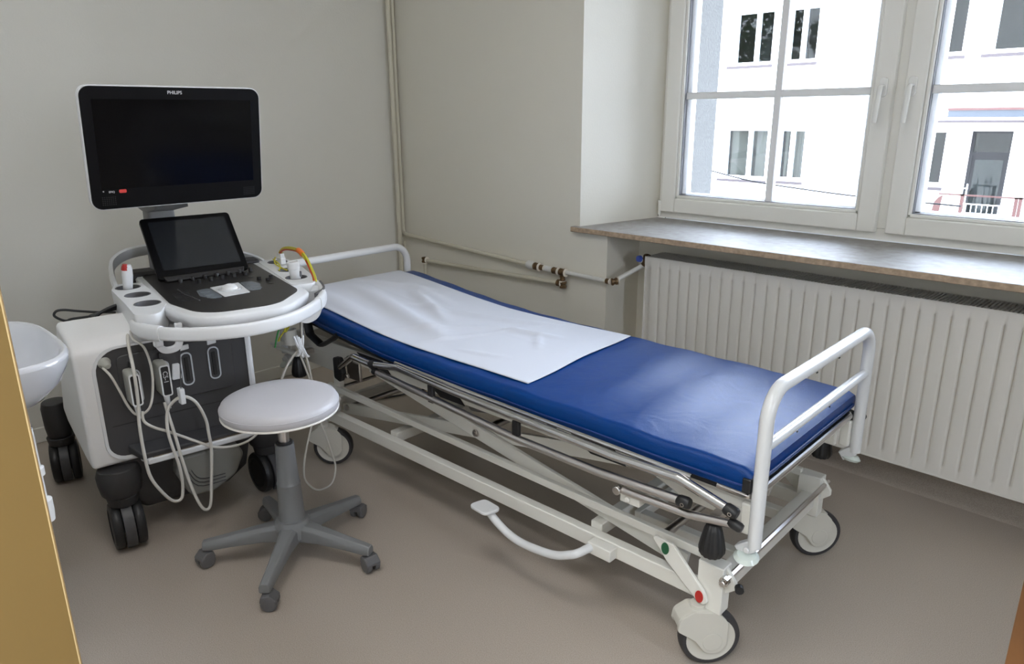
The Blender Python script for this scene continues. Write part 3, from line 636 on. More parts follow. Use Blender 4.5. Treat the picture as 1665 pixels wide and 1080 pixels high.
# folding side rails
def siderail(s):
    y = s * 0.385; g = []
    f = B(); tube(f, fillet([(-1.66, y * 0.93, 0.462), (-1.53, y, 0.540), (-1.425, y, 0.535)], 0.03), 0.0125, 14); ro = bp('side_rail', f, M['chrome'], label='folded chrome side rail')
    f = B(); tube(f, fillet([(-1.395, y, 0.540), (-1.27, y, 0.558), (-0.985, y, 0.545), (-0.37, y, 0.527), (-0.175, y, 0.532), (-0.045, y, 0.500)], 0.06), 0.0125, 14); bp('upper_tube', f, M['chrome'], ro)
    f = B(); tube(f, fillet([(-1.30, y * 0.965, 0.565), (-0.98, y * 0.965, 0.556), (-0.15, y * 0.965, 0.540)], 0.05), 0.0065, 8); bp('guide_rod', f, M['chrome'], ro)
    f = B(); tube(f, fillet([(-1.39, y, 0.512), (-0.72, y, 0.468), (-0.42, y, 0.464), (-0.165, y, 0.475)], 0.04), 0.0120, 14); bp('lower_tube', f, M['satin'], ro)
    f = B(); tube(f, fillet([(-0.335, y, 0.440), (-0.30, y, 0.440), (-0.145, y, 0.445), (-0.022, y, 0.466)], 0.03), 0.0105, 14); bp('link_tube', f, M['satin'], ro)
    f = B(); cyl(f, (-0.345, y - s * 0.0, 0.441), (0, s, 0), 0.012, 0.02, 16); bp('link_cap', f, M['chrome'], ro, bevel=0.002)
    f = B(); box(f, -0.345, -0.285, min(y, s * 0.30), max(y, s * 0.30) - (0.006 if s > 0 else -0.0), 0.405, 0.432); cyl(f, (-0.32, y, 0.418), (0, s, 0), 0.008, 0.006, 12); bp('hinge_block', f, M['powder'], ro, bevel=0.004)
    for x, z in ((-0.158, 0.474), (-0.036, 0.497), (-0.022, 0.466), (-1.41, 0.537)):
        f = B(); r_ = 0.0155 if x != -0.022 else 0.0125
        lathe(f, [(0.0, -0.018), (r_ * 0.8, -0.017), (r_, -0.010), (r_, 0.010), (r_ * 0.8, 0.017), (0, 0.018)], 16, axis_m((x, y, z), (1, 0, -0.25 if x > -0.1 else 0.05))); bp('tube_cap', f, M['black'], ro)
    f = B(); lathe(f, [(0.0, -0.012), (0.013, -0.010), (0.013, 0.010), (0, 0.012)], 14, axis_m((-1.397, y, 0.513), (1, 0, -0.05))); bp('tube_cap', f, M['black'], ro)
    for x, z in ((-0.158, 0.474), (-0.036, 0.497)):
        f = B(); lathe(f, [(0.003, 0), (0.0055, 0), (0.0055, 0.002), (0.003, 0.002)], 14, axis_m((x + 0.004, y + s * 0.0155, z), (0, s, 0)), closed=True); bp('rivet', f, M['chrome'], ro)
    for x, z0, z1 in ((-0.715, 0.478, 0.525), (-1.095, 0.478, 0.54)):
        f = B(); box(f, x - 0.013, x + 0.013, y - 0.007, y + 0.007, z0, z1); bp('spacer', f, M['black'], ro, bevel=0.003)
    f = B(); prism(f, rpoly([(-1.70, 0.495), (-1.655, 0.50), (-1.64, 0.44), (-1.66, 0.40), (-1.70, 0.41)], 0.012, 4), y * 0.90, y * 0.95, 'xz'); bp('latch', f, M['black'], ro, bevel=0.002)
    f = B(); box(f, -1.685, -1.60, min(y * 0.82, s * 0.303), max(y * 0.90, s * 0.303) if s > 0 else s * 0.303, 0.40, 0.475); cyl(f, (-1.63, y * 0.9, 0.43), (0, s, 0), 0.010, 0.012, 6); cyl(f, (-1.66, y * 0.86, 0.475), (0.3, 0, 1), 0.011, 0.016, 10); bp('latch_plate', f, M['satin'], ro, bevel=0.003)
    f = B(); cyl(f, (-1.62, y * 0.88, 0.492), (0.2, s * 0.4, 0.6), 0.012, 0.018, 12); bp('latch_knob', f, M['black'], ro)
siderail(-1); siderail(1)
# pole socket at the head corner
f = B(); lathe(f, [(0.026, 0), (0.026, 0.062), (0.019, 0.062), (0.019, 0.02), (0.0, 0.02)], 24, axis_m((-1.942, -0.400, 0.505), (0, 0, 1))); pso = bp('pole_socket', f, M['powder'])
f = B(); beam(f, (-2.10, -0.40, 0.475), (-1.945, -0.37, 0.497), 0.02, 0.012); box(f, -2.12, -1.93, -0.39, -0.37, 0.448, 0.462); bp('socket_arm', f, M['powder'], pso, bevel=0.003)

# ------------------------------------------------------------------ blue mattress
f = B(); NX = 90; loops = []
L0, L1 = -2.075, -0.012
for i in range(NX + 1):
    e = i / NX; x = L0 + (L1 - L0) * e
    edge = min(e, 1 - e) * (L1 - L0); sh = 1 - max(0, 1 - edge / 0.012) ** 2 if edge < 0.012 else 1
    zt = mzs(x); th = 0.052; hw = 0.349
    zt2 = zt + 0.0016 * math.sin(x * 31) - (1 - sh) * 0.012; zb = zt - th - 0.012 + (1 - sh) * 0.010
    loops.append([(x, y, z + (0.004 * math.exp(-(y / 0.3) ** 2))) for y, z in rrect(-hw - 0.0025 * math.sin(x * 17), hw, zb, zt2, [0.008, 0.008, 0.020, 0.020], 5)])
loft(f, loops)
ma = build('mattress', f, M['blue'], None, bmx, origin=bmx @ Vector((-1.03, 0, 0.54)), ang=50, label='blue vinyl mattress lying on the stretcher', cat='mattress')
f = B()
seam = [(x, -0.3565 - 0.0025 * math.sin(x * 17), mzs(x) - 0.040) for x in [L0 + 0.02 + i * 0.05 for i in range(41)]]
tube(f, seam + [(L1 - 0.004, -0.35, mzs(L1) - 0.04), (L1 + 0.0025, -0.33, mzs(L1) - 0.04), (L1 + 0.0025, 0.33, mzs(L1) - 0.04)], 0.0028, 6); build('seam_piping', f, M['bluetrim'], ma, bmx)
f = B(); box(f, -0.030, -0.0095, -0.354, -0.318, 0.536, 0.572); build('corner_patch', f, M['black'], ma, bmx, bevel=0.002)

# ------------------------------------------------------------------ paper sheet
f = B(); NX, NY = 150, 60; rnd = random.Random(3)
ridges = []
for (x0, y0, x1, y1, h, wd) in ((-1.98, -0.05, -1.30, -0.16, 0.014, 0.045), (-1.75, 0.10, -1.42, -0.03, 0.010, 0.03), (-2.05, 0.02, -1.7, 0.20, 0.006, 0.03), (-1.50, -0.30, -1.22, 0.05, 0.006, 0.02),
                                (-1.30, -0.28, -1.05, 0.30, 0.004, 0.012), (-1.62, -0.02, -1.10, 0.22, 0.007, 0.025), (-1.2, 0.05, -0.98, 0.12, 0.006, 0.018), (-1.15, -0.22, -0.95, -0.17, 0.003, 0.015), (-1.05, 0.10, -0.95, -0.02, 0.004, 0.015), (-2.0, -0.22, -1.6, -0.25, 0.008, 0.04), (-1.9, 0.16, -1.55, 0.12, 0.006, 0.03)):
    ridges.append((Vector((x0, y0)), Vector((x1, y1)), h, wd))
def wr(x, y):
    p = Vector((x, y)); z = 0.0
    for a, b, h, wd in ridges:
        d = b - a; t = max(0, min(1, (p - a).dot(d) / d.length_squared)); q = (p - a - d * t).length; z += 1.7 * h * math.exp(-(q / wd) ** 2) * (0.35 + 0.65 * math.sin(PI * min(1, max(0, t * 0.9 + 0.05))))
    z += 0.0008 * math.sin(x * 22 + y * 9) + 0.0006 * math.sin(x * 7 - y * 31)
    for fx in (-1.68, -1.26, -0.86): z += 0.0018 * math.exp(-((x - fx) / 0.004) ** 2)
    z += 0.0018 * math.exp(-((y - 0.02) / 0.004) ** 2)
    return max(z, 0)
g = []
for i in range(NX + 1):
    row = []
    for j in range(NY + 1):
        u, v = i / NX, j / NY
        xe = -2.078 + 0.002 * v; xf = -0.752 - 0.048 * v + 0.004 * math.sin(v * 9)
        x = xe + (xf - xe) * u; yn = -0.318 + 0.024 * u + 0.004 * math.sin(u * 9); yf = 0.272 + 0.014 * u + 0.040 * max(0, u - 0.55) / 0.45
        y = yn + (yf - yn) * v
        eg = min(1, min(v, 1 - v) * 14, (1 - u) * 20 + 0.15)
        row.append(f.verts.new((x, y, mzs(x) + 0.004 * math.exp(-(y / 0.3) ** 2) + 0.0035 + wr(x, y) * eg)))
    g.append(row)
for i in range(NX):
    for j in range(NY): f.faces.new((g[i][j], g[i + 1][j], g[i + 1][j + 1], g[i][j + 1]))
sh = build('paper_sheet', f, M['sheet'], None, bmx, origin=bmx @ Vector((-1.4, 0, 0.62)), ang=180, label='crumpled white paper sheet spread over the head half of the blue mattress', cat='sheet')
so_ = sh.modifiers.new('thickness', 'SOLIDIFY'); so_.thickness = 0.0012; so_.offset = 1

# ------------------------------------------------------------------ stool
SX, SY = -1.975, 0.939
stl = empty('stool', Matrix.Translation((SX, SY, 0)), 'round light grey padded stool on a grey five-star castor base', 'stool')
sm_ = Matrix.Translation((SX, SY, 0))
f = B(); lathe(f, [(0.0, 0.513), (0.162, 0.513), (0.173, 0.517), (0.178, 0.527), (0.178, 0.538), (0.172, 0.551), (0.158, 0.558), (0.10, 0.561), (0.0, 0.562)], 64); build('seat', f, M['stool'], stl, sm_, ang=60)
f = B(); tube(f, [(0.1745 * math.cos(a * PI / 32), 0.1745 * math.sin(a * PI / 32), 0.515) for a in range(64)], 0.0035, 8, closed=True); build('seat_piping', f, M['piping'], stl, sm_)
f = B(); tube(f, [(0.177 * math.cos(a * PI / 32), 0.177 * math.sin(a * PI / 32), 0.5385) for a in range(64)], 0.0018, 6, closed=True); build('seat_seam', f, M['stool'], stl, sm_)
f = B(); lathe(f, [(0.0, 0.497), (0.10, 0.497), (0.11, 0.508), (0.0, 0.508)], 32); lathe(f, [(0.028, 0.47), (0.028, 0.50), (0.0, 0.50)], 24); build('seat_plate', f, M['greyd'], stl, sm_)
f = B(); lathe(f, [(0.0165, 0.38), (0.0165, 0.49)], 24); build('gas_rod', f, M['satin'], stl, sm_)
f = B(); lathe(f, [(0.0255, 0.400), (0.0255, 0.408), (0.0, 0.408)], 24); build('column_cap', f, M['black'], stl, sm_)
f = B(); lathe(f, [(0.0, 0.135), (0.041, 0.135), (0.040, 0.16), (0.0365, 0.262), (0.0375, 0.264), (0.0355, 0.270), (0.0345, 0.272), (0.030, 0.36), (0.0295, 0.402), (0.026, 0.402), (0.0, 0.401)], 40); build('column', f, M['grey'], stl, sm_)
f = B(); lathe(f, [(0.030, 0.075), (0.056, 0.080), (0.058, 0.12), (0.050, 0.138), (0.0, 0.140)], 32); build('hub', f, M['grey'], stl, sm_)
angs = [-123.5, -46, 27, 100, 171]
def cmesh():
    a = B(); 
    for s in (-1, 1):
        lathe(a, [(0.0, s * 0.006), (0.022, s * 0.006), (0.0245, s * 0.010), (0.0245, s * 0.020), (0.020, s * 0.024), (0.0, s * 0.025)], 24, Matrix.Translation((0.010, 0, 0.0248)) @ Matrix.Rotation(PI / 2, 4, 'X'))
    return a
for k, a in enumerate(angs):
    mm = sm_ @ Matrix.Rotation(rad(a), 4, 'Z')
    f = B(); st_ = [(0.035, 0.030, 0.066, 0.128), (0.10, 0.024, 0.068, 0.118), (0.20, 0.0195, 0.062, 0.100), (0.262, 0.0175, 0.056, 0.090), (0.282, 0.0165, 0.056, 0.086)]
    loft(f, [[(x, y, z) for y, z in ((-w_ * 0.85, z0), (w_ * 0.85, z0), (w_, z0 + 0.004), (w_, z1 - 0.012), (w_ * 0.6, z1), (-w_ * 0.6, z1), (-w_, z1 - 0.012), (-w_, z0 + 0.004))] for x, w_, z0, z1 in st_])
    lo = build('leg', f, M['grey'], stl, mm, bevel=0.003)
    cm = mm @ Matrix.Translation((0.272, 0, 0)) @ Matrix.Rotation(rad([40, 95, -30, 20, 60][k]), 4, 'Z')
    co_ = build('castor', cmesh(), M['greyd'], stl, cm)
    f = B(); prism(f, rpoly([(-0.016, 0.030), (-0.010, 0.052), (0.014, 0.054), (0.034, 0.036), (0.033, 0.026), (0.0, 0.026)], 0.005, 3), -0.0235, 0.0235, 'xz'); cyl(f, (0, 0, 0.05), (0, 0, 1), 0.008, 0.014, 12); build('castor_hood', f, M['greyd'], co_, cm, bevel=0.003)

# ------------------------------------------------------------------ ultrasound machine
UB = Fr(-2.40, 0.79, -5).m; UC = Fr(-2.55, 1.03, -9).m
us = empty('ultrasound_machine', UB @ Matrix.Translation((-0.33, 0, 0)), 'white and grey wheeled ultrasound machine with black monitor and control console', 'ultrasound machine')
def ub(name, bm, mt, par=None, **k): return build(name, bm, mt, par or us, UB, **k)
def uc(name, bm, mt, par=None, m2=None, **k): return build(name, bm, mt, par or us, UC if m2 is None else UC @ m2, **k)
f = B(); prism(f, rpoly([(0.0, 0.300), (0.0, 0.690), (-0.045, 0.722), (-0.215, 0.752), (-0.30, 0.64), (-0.47, 0.37), (-0.40, 0.335), (-0.10, 0.300)], [0.015, 0.06, 0.05, 0.02, 0.05, 0.02, 0.03, 0.03], 4), -0.288, 0.262, 'xz')
hood = ub('hood', f, M['uscream'], bevel=0.038, seg=5, ang=60)
f = B(); prism(f, rrect(-0.234, 0.238, 0.322, 0.690, [0.055, 0.03, 0.03, 0.075], 7), -0.02, 0.0025, 'yz'); fp_ = ub('front_panel', f, M['uspanel'], bevel=0.004)
f = B()
n_ = rrect(-0.242, 0.246, 0.314, 0.697, [0.06, 0.035, 0.035, 0.08], 7); n2 = rrect(-0.232, 0.236, 0.324, 0.689, [0.052, 0.028, 0.028, 0.073], 7)
loft(f, [[(0.0005, y, z) for y, z in n_], [(0.006, y * 0.995, z) for y, z in n_], [(0.006, y, z) for y, z in n2], [(0.001, y, z) for y, z in n2]], False, False); ub('panel_rim', f, M['uswhite'], hood)
f = B(); prism(f, rrect(-0.172, 0.190, 0.478, 0.664, 0.02, 4), 0.002, 0.008, 'yz'); pp_ = ub('port_plate', f, M['uspanel'], fp_, bevel=0.004)
f = B(); prism(f, [(-0.213, 0.432), (0.236, 0.432), (0.236, 0.4345), (-0.213, 0.4345)], 0.0024, 0.0032, 'yz'); ub('seam', f, M['black'], fp_)
f = B(); loft(f, [[(x, y, z) for x, y, z in ((0.002, -0.18, 0.36), (0.002, 0.215, 0.345), (0.04, 0.215, 0.318), (0.045, -0.15, 0.330))], [(x, y, z) for x, y, z in ((0.0, -0.18, 0.33), (0.0, 0.215, 0.30), (0.04, 0.215, 0.30), (0.045, -0.15, 0.31))]]); ub('lower_lip', f, M['uspanel2'], bevel=0.004)
f = B(); loft(f, [[(0.0, -0.150, z), (0.055, -0.135, z), (0.060, 0.190, z - 0.0), (0.045, 0.225, z), (0.0, 0.225, z)] for z in (0.292, 0.313)]); lg = ub('front_ledge', f, M['uswhite'], bevel=0.005)
f = B(); prism(f, [(0.012, -0.125), (0.050, -0.120), (0.053, 0.185), (0.040, 0.210), (0.012, 0.210)], 0.3135, 0.3150, 'xy'); ub('ledge_strip', f, M['trimgold'], lg)
for y, z, plug in ((-0.128, 0.553, 1), (-0.039, 0.563, 1), (0.034, 0.576, 0), (0.123, 0.578, 0)):
    f = B(); ro_ = rrect(y - 0.019, y + 0.019, z - 0.058, z + 0.058, 0.017, 5); ri = rrect(y - 0.0145, y + 0.0145, z - 0.0535, z + 0.0535, 0.013, 5)
    loft(f, [[(0.007, a, b) for a, b in ro_], [(0.0115, a, b) for a, b in ro_], [(0.0115, a, b) for a, b in ri], [(0.006, a, b) for a, b in ri]], False, False); po_ = ub('port', f, M['silver'], pp_, ang=50)
    f = B(); prism(f, ri, 0.0075, 0.0085, 'yz'); ub('port_recess', f, M['uspanel'], po_)
    if not plug: f = B(); box(f, 0.0080, 0.0135, y - 0.006, y + 0.006, z - 0.042, z + 0.040); ub('port_socket', f, M['black'], po_, bevel=0.001)
    f = B()
    if plug: box(f, 0.008, 0.020, y - 0.004 - 0.006, y + 0.006 - 0.006, z + 0.066, z + 0.088)
    else: prism(f, rpoly([(y - 0.016, z + 0.066), (y + 0.014, z + 0.069), (y + 0.014, z + 0.086), (y - 0.016, z + 0.083)], 0.003, 3), 0.008, 0.014, 'yz')
    ub('release_button', f, M['uswhite'] if not plug else M['uspanel2'], pp_, bevel=0.002)
f = B(); lathe(f, [(0.0, 0), (0.013, 0), (0.013, 0.006), (0.009, 0.010), (0.009, 0.004), (0.0, 0.004)], 20, axis_m((0.003, 0.205, 0.660), (1, 0, 0))); ub('round_socket', f, M['greyd'], fp_)
# rear body, vents, base
f = B(); box(f, -0.64, -0.13, -0.250, 0.226, 0.26, 0.655); ub('rear_housing', f, M['usbase'], bevel=0.05, seg=4)
f = B()
for k in range(5): beam(f, (-0.36 - k * 0.045, -0.268, 0.40 + k * 0.02), (-0.45 - k * 0.03, -0.268, 0.56 + k * 0.015), 0.008, 0.014)
ub('side_vent', f, M['uscover'])
f = B(); loft(f, [[(x, y, z) for x, y, z in ((-0.70, -w_, zz), (0.0 + dx, -w_, zz), (0.0 + dx, w_, zz), (-0.70, w_, zz))] for zz, w_, dx in ((0.085, 0.14, -0.06), (0.16, 0.20, -0.01), (0.315, 0.235, -0.01))]); ub('base', f, M['usbase'], bevel=0.02, seg=3)
f = B(); prism(f, rpoly([(-0.02, 0.13), (-0.055, 0.22), (-0.045, 0.283), (0.15, 0.283), (0.175, 0.235), (0.14, 0.165), (0.06, 0.125)], [0.03, 0.03, 0.01, 0.01, 0.03, 0.05, 0.04], 5), -0.05, 0.045, 'yz'); io_ = ub('air_intake', f, M['pouch'], bevel=0.022, seg=4)
f = B()
for k in range(3): tube(f, crom([(0.042, -0.035 + k * 0.010, 0.245), (0.0475, 0.005 + k * 0.005, 0.165 + k * 0.012), (0.046, 0.10, 0.155 + k * 0.012)], 5), 0.0016, 6)
ub('intake_groove', f, M['uspanel2'], io_)
for k, (x, y, a) in enumerate(((0.005, -0.218, -4), (-0.062, 0.300, 6), (-0.66, -0.295, -8), (-0.66, 0.285, 5))):
    mm = Matrix.Translation((x, y, 0)) @ Matrix.Rotation(rad(a), 4, 'Z')
    cx0 = -0.02
    f = B(); zt_ = 0.295 if k < 2 else 0.34
    lathe(f, [(0.0, 0.188), (0.052, 0.190), (0.060, 0.200), (0.066, 0.235), (0.068, zt_ - 0.03), (0.060, zt_ - 0.006), (0.0, zt_)], 32, Matrix.Translation((cx0, 0, 0)) @ Matrix.Diagonal((0.95, 1.0, 1, 1) if k < 2 else (0.8, 0.72, 1, 1)))
    lathe(f, [(0.0, 0.155), (0.044, 0.156), (0.050, 0.190), (0.0, 0.190)], 28, Matrix.Translation((cx0, 0, 0)))
    if k < 2: box(f, -0.12, 0.0, -0.05 if y > 0 else 0.0, 0.0 if y > 0 else 0.05, 0.20, 0.28)
    ho_ = build('castor_housing', f, M['usbase'], us, UB @ mm, bevel=0.003)
    for s in (-1, 1):
        f = B(); lathe(f, [(0.0, s * 0.017), (0.060, s * 0.017), (0.076, s * 0.019), (0.080, s * 0.026), (0.080, s * 0.040), (0.076, s * 0.047), (0.060, s * 0.050), (0.056, s * 0.046), (0.0, s * 0.046)], 44, Matrix.Translation((cx0, 0, 0.080)) @ Matrix.Rotation(PI / 2, 4, 'X')); build('wheel', f, M['black'], ho_, UB @ mm)
    f = B(); arc = [(cx0 + 0.0845 * math.cos(q), 0.080 + 0.0845 * math.sin(q)) for q in [rad(d) for d in range(-50, 231, 14)]]; arc2 = [(cx0 + 0.070 * math.cos(q), 0.080 + 0.070 * math.sin(q)) for q in [rad(d) for d in range(230, -51, -14)]]
    prism(f, arc + arc2, -0.0165, 0.0165, 'xz'); build('wheel_cover', f, M['uscover'], ho_, UB @ mm, bevel=0.002)
# column and console
f = B(); loft(f, [[(x, y, z) for x, y in rrect(-0.44, -0.10, -0.13, 0.13, 0.05, 4)] for z in (0.70, 0.765)]); uc('support_column', f, M['usbase'])
CZ = 0.800
housing = rpoly([(-0.40, -0.222), (0.20, -0.228), (0.435, -0.165), (0.445, 0.10), (0.28, 0.240), (-0.42, 0.262)], [0.05, 0.14, 0.13, 0.13, 0.10, 0.05], 8)
def inset(poly, d):
    n = len(poly); cx_ = sum(p[0] for p in poly) / n; cy_ = sum(p[1] for p in poly) / n
    return [(cx_ + (x - cx_) * (1 - d / 0.35), cy_ + (y - cy_) * (1 - d / 0.25)) for x, y in poly]
f = B(); loft(f, [[(x, y, z) for x, y in inset(housing, d)] for z, d in ((0.742, 0.045), (0.750, 0.020), (0.772, 0.006), (0.792, 0.004), (0.799, 0.010))]); cons = uc('console', f, M['uswhite'], ang=50)
f = B(); loft(f, [[(x * 0.93 - 0.018, y * 0.90, z) for x, y in inset(housing, 0.008)] for z in (0.7985, 0.8015)]); cp = uc('control_panel', f, M['panelblk'])
def knob(x, y, r, h, mt='black', n=14):
    f = B(); lathe(f, [(r * 0.95, 0.8), (r * 0.95, 0.8 + h * 0.9), (r * 0.8, 0.8 + h), (0.0, 0.8 + h)], n, Matrix.Translation((x, y, 0))); return uc('knob', f, M[mt], cp)
for k in range(7): knob(-0.138 - k * 0.0075, -0.100 + k * 0.0445, 0.0075, 0.018)
for k in range(5): knob(-0.092 - k * 0.0085, -0.046 + k * 0.044, 0.0085, 0.017)
for x, y in ((-0.02, 0.150), (0.02, 0.170), (-0.025, 0.196)): knob(x, y, 0.0078, 0.012)
for x, y in ((-0.075, 0.135), (0.075, 0.165)): knob(x, y, 0.011, 0.003, 'panelblk')
f = B(); prism(f, rpoly([(0.020, -0.036), (-0.006, 0.070), (0.172, 0.060), (0.190, -0.030)], 0.004, 3), 0.8, 0.8035, 'xy'); tp = uc('trackball_plate', f, M['uswhite'], cp)
f = B(); lathe(f, [(0.038, 0.8035), (0.036, 0.8055), (0.027, 0.8055), (0.0255, 0.811), (0.018, 0.819), (0.008, 0.8225), (0.0, 0.823)], 32, Matrix.Translation((0.088, 0.015, 0))); uc('trackball', f, M['uswhite'], tp)
f = B(); lathe(f, [(0.040, 0.8032), (0.040, 0.8045), (0.029, 0.8045), (0.029, 0.8032)], 32, Matrix.Translation((0.088, 0.015, 0)), closed=True); uc('trackball_ring', f, M['silver'], tp)
for q in (rpoly([(0.035, -0.085), (0.023, -0.040), (0.190, -0.034), (0.190, -0.070), (0.13, -0.095)], 0.015, 4), rpoly([(-0.003, 0.074), (0.155, 0.064), (0.150, 0.105), (0.06, 0.130), (0.0, 0.115)], 0.015, 4)):
    f = B(); prism(f, q, 0.8, 0.803, 'xy'); kp = uc('key_pad', f, M['keys'], cp)
    cxx = sum(p[0] for p in q) / len(q); cyy = sum(p[1] for p in q) / len(q)
    for dx in (-0.045, 0.0, 0.045):
        f = B(); box(f, cxx + dx - 0.017, cxx + dx + 0.017, cyy - 0.016, cyy + 0.016, 0.8025, 0.8042); uc('key', f, M['keys'], kp, bevel=0.001)
f = B()
for k in range(8): box(f, 0.02 + k * 0.021, 0.026 + k * 0.021, -0.165, -0.115, 0.8, 0.8025)
uc('slider_group', f, M['black'], cp)
f = B(); tube(f, crom([(-0.02, -0.135, 0.803), (0.08, -0.13, 0.803), (0.19, -0.11, 0.803)], 4), 0.002, 6); uc('slider_track', f, M['uscover'], cp)
# holder wings with cups
def wing(pts, rads, cups, zt, zb, r0):
    f = B(); P = rpoly(pts, rads, 5); loft(f, [[(x, y, z) for x, y in inset(P, d)] for z, d in ((zb, 0.03), (zb + 0.012, 0.012), (zt - 0.008, 0.0), (zt, 0.004))]); wo_ = uc('holder_wing', f, M['uswhite'], cons, ang=50)
    for x, y in cups:
        f = B(); lathe(f, [(r0 + 0.004, zt - 0.002), (r0 + 0.0045, zt + 0.001), (r0 + 0.001, zt + 0.002), (r0 - 0.001, zt + 0.0008)], 28, Matrix.Translation((x, y, 0))); co2 = uc('cup_rim', f, M['uswhite'], wo_)
        f = B(); lathe(f, [(r0, zt + 0.0015), (r0 - 0.002, zt + 0.0012), (r0 * 0.3, zt + 0.0009), (0.0, zt + 0.0009)], 28, Matrix.Translation((x, y, 0))); uc('cup_liner', f, M['cup'], wo_)
    return wo_
# cups are real wells: wing built as ring of walls around each cup
def wing2(poly, rads, cups, zt, zb, r0):
    f = B(); P = rpoly(poly, rads, 5)
    # top plate with round holes through triangle fill
    def ring(z, loop): return [f.verts.new((x, y, z)) for x, y in loop]
    n = 24; holes = [[(cx_ + r0 * math.cos(2 * PI * k / n), cy_ + r0 * math.sin(2 * PI * k / n)) for k in range(n)] for cx_, cy_ in cups]
    topo = ring(zt, inset(P, 0.004)); hr = [ring(zt, h) for h in holes]
    edges = []
    for lp in [topo] + hr:
        for k in range(len(lp)): edges.append(f.edges.new((lp[k], lp[(k + 1) % len(lp)])))
    bmesh.ops.triangle_fill(f, edges=edges, use_beauty=True)
    prev = topo
    for z, d in ((zt - 0.007, 0.0), (zb + 0.014, 0.010), (zb, 0.030)):
        cur = ring(z, inset(P, d))
        for k in range(len(cur)): f.faces.new((prev[k], prev[(k + 1) % len(cur)], cur[(k + 1) % len(cur)], cur[k]))
        prev = cur
    f.faces.new(prev)
    wo_ = uc('holder_wing', f, M['uswhite'], cons, ang=40)
    for (cx_, cy_) in cups:
        f = B(); lathe(f, [(r0 + 0.0035, zt), (r0 + 0.002, zt + 0.0015), (r0 - 0.001, zt + 0.0005), (r0 - 0.003, zt - 0.012), (r0 - 0.006, zb + 0.004), (0.012, zb + 0.003), (0.0, zb + 0.003)], 28, Matrix.Translation((cx_, cy_, 0)), cap=False); uc('probe_cup', f, M['cup'], wo_)
wing2([(-0.27, -0.300), (-0.17, -0.325), (0.10, -0.318), (0.26, -0.318), (0.30, -0.255), (0.16, -0.205), (-0.24, -0.215)], [0.03, 0.04, 0.05, 0.03, 0.03, 0.03, 0.02], [(-0.176, -0.270), (-0.031, -0.262), (0.122, -0.257)], 0.801, 0.715, 0.0385)
wing2([(-0.40, 0.255), (0.02, 0.225), (0.16, 0.215), (0.17, 0.300), (0.05, 0.335), (-0.20, 0.372), (-0.39, 0.375)], [0.02, 0.02, 0.03, 0.04, 0.04, 0.04, 0.04], [(-0.315, 0.318), (-0.125, 0.300), (0.030, 0.275)], 0.801, 0.725, 0.0380)
# wrap-around handle
hpts = crom([(0.20, -0.318, 0.752), (0.29, -0.310, 0.757), (0.40, -0.255, 0.762), (0.475, -0.16, 0.764), (0.505, -0.03, 0.764), (0.470, 0.09, 0.764), (0.400, 0.185, 0.766), (0.310, 0.262, 0.770), (0.200, 0.308, 0.776), (0.10, 0.322, 0.778)], 5)
f = B(); tube(f, hpts, 0.01, prof=[(0.011 * cs, 0.021 * sn) for cs, sn in [(math.copysign(abs(math.cos(a)) ** 0.6, math.cos(a)), math.copysign(abs(math.sin(a)) ** 0.6, math.sin(a))) for a in [2 * PI * k / 16 for k in range(16)]]])
hd = uc('console_handle', f, M['uswhite'], cons, ang=60)
for i0 in (5, 33):
    seg_ = hpts[i0:i0 + 5]; f = B(); tube(f, seg_, 0.01, prof=[(0.0135 * cs, 0.024 * sn) for cs, sn in [(math.copysign(abs(math.cos(a)) ** 0.6, math.cos(a)), math.copysign(abs(math.sin(a)) ** 0.6, math.sin(a))) for a in [2 * PI * k / 16 for k in range(16)]]]); uc('cable_clip', f, M['uswhite'], hd, ang=60)
f = B(); tube(f, crom([(0.28, 0.264, 0.785), (0.28, 0.262, 0.745), (0.28, 0.248, 0.712), (0.28, 0.217, 0.699), (0.28, 0.190, 0.710), (0.28, 0.184, 0.735)], 5), 0.01, prof=[(0.010, -0.006), (0.010, 0.006), (-0.010, 0.006), (-0.010, -0.006)]); uc('cable_hook', f, M['uswhite'], hd, ang=50)
f = B(); box(f, -0.02, 0.16, 0.20, 0.29, 0.735, 0.760); lathe(f, [(0.050, 0.80), (0.046, 0.79), (0.036, 0.75), (0.0, 0.745)], 24, Matrix.Translation((0.20, 0.258, -0.008)), cap=False)
uc('gel_holder', f, M['uswhite'], cons, bevel=0.004)
f = B(); tube(f, crom([(0.30, 0.245, 0.785), (0.24, 0.300, 0.787), (0.13, 0.328, 0.789)], 5), 0.01, prof=[(0.004, -0.016), (0.004, 0.010), (-0.004, 0.010), (-0.004, -0.016)]); uc('handle_grip', f, M['cup'], hd)
# rear loop behind the console, dark tray
f = B(); tube(f, crom([(-0.22, -0.300, 0.775), (-0.34, -0.296, 0.815), (-0.42, -0.275, 0.855), (-0.46, -0.20, 0.882), (-0.47, -0.05, 0.886), (-0.465, 0.10, 0.860), (-0.45, 0.20, 0.825), (-0.42, 0.26, 0.800), (-0.38, 0.28, 0.785)], 5), 0.01, prof=[(0.006, -0.026), (0.010, 0.0), (0.006, 0.020), (-0.006, 0.020), (-0.010, 0.0), (-0.006, -0.026)]); uc('rear_handle', f, M['uswhite'], cons, ang=60)
f = B(); box(f, -0.46, -0.36, -0.25, 0.26, 0.765, 0.815); uc('rear_tray', f, M['usbase'], cons, bevel=0.012, seg=3)
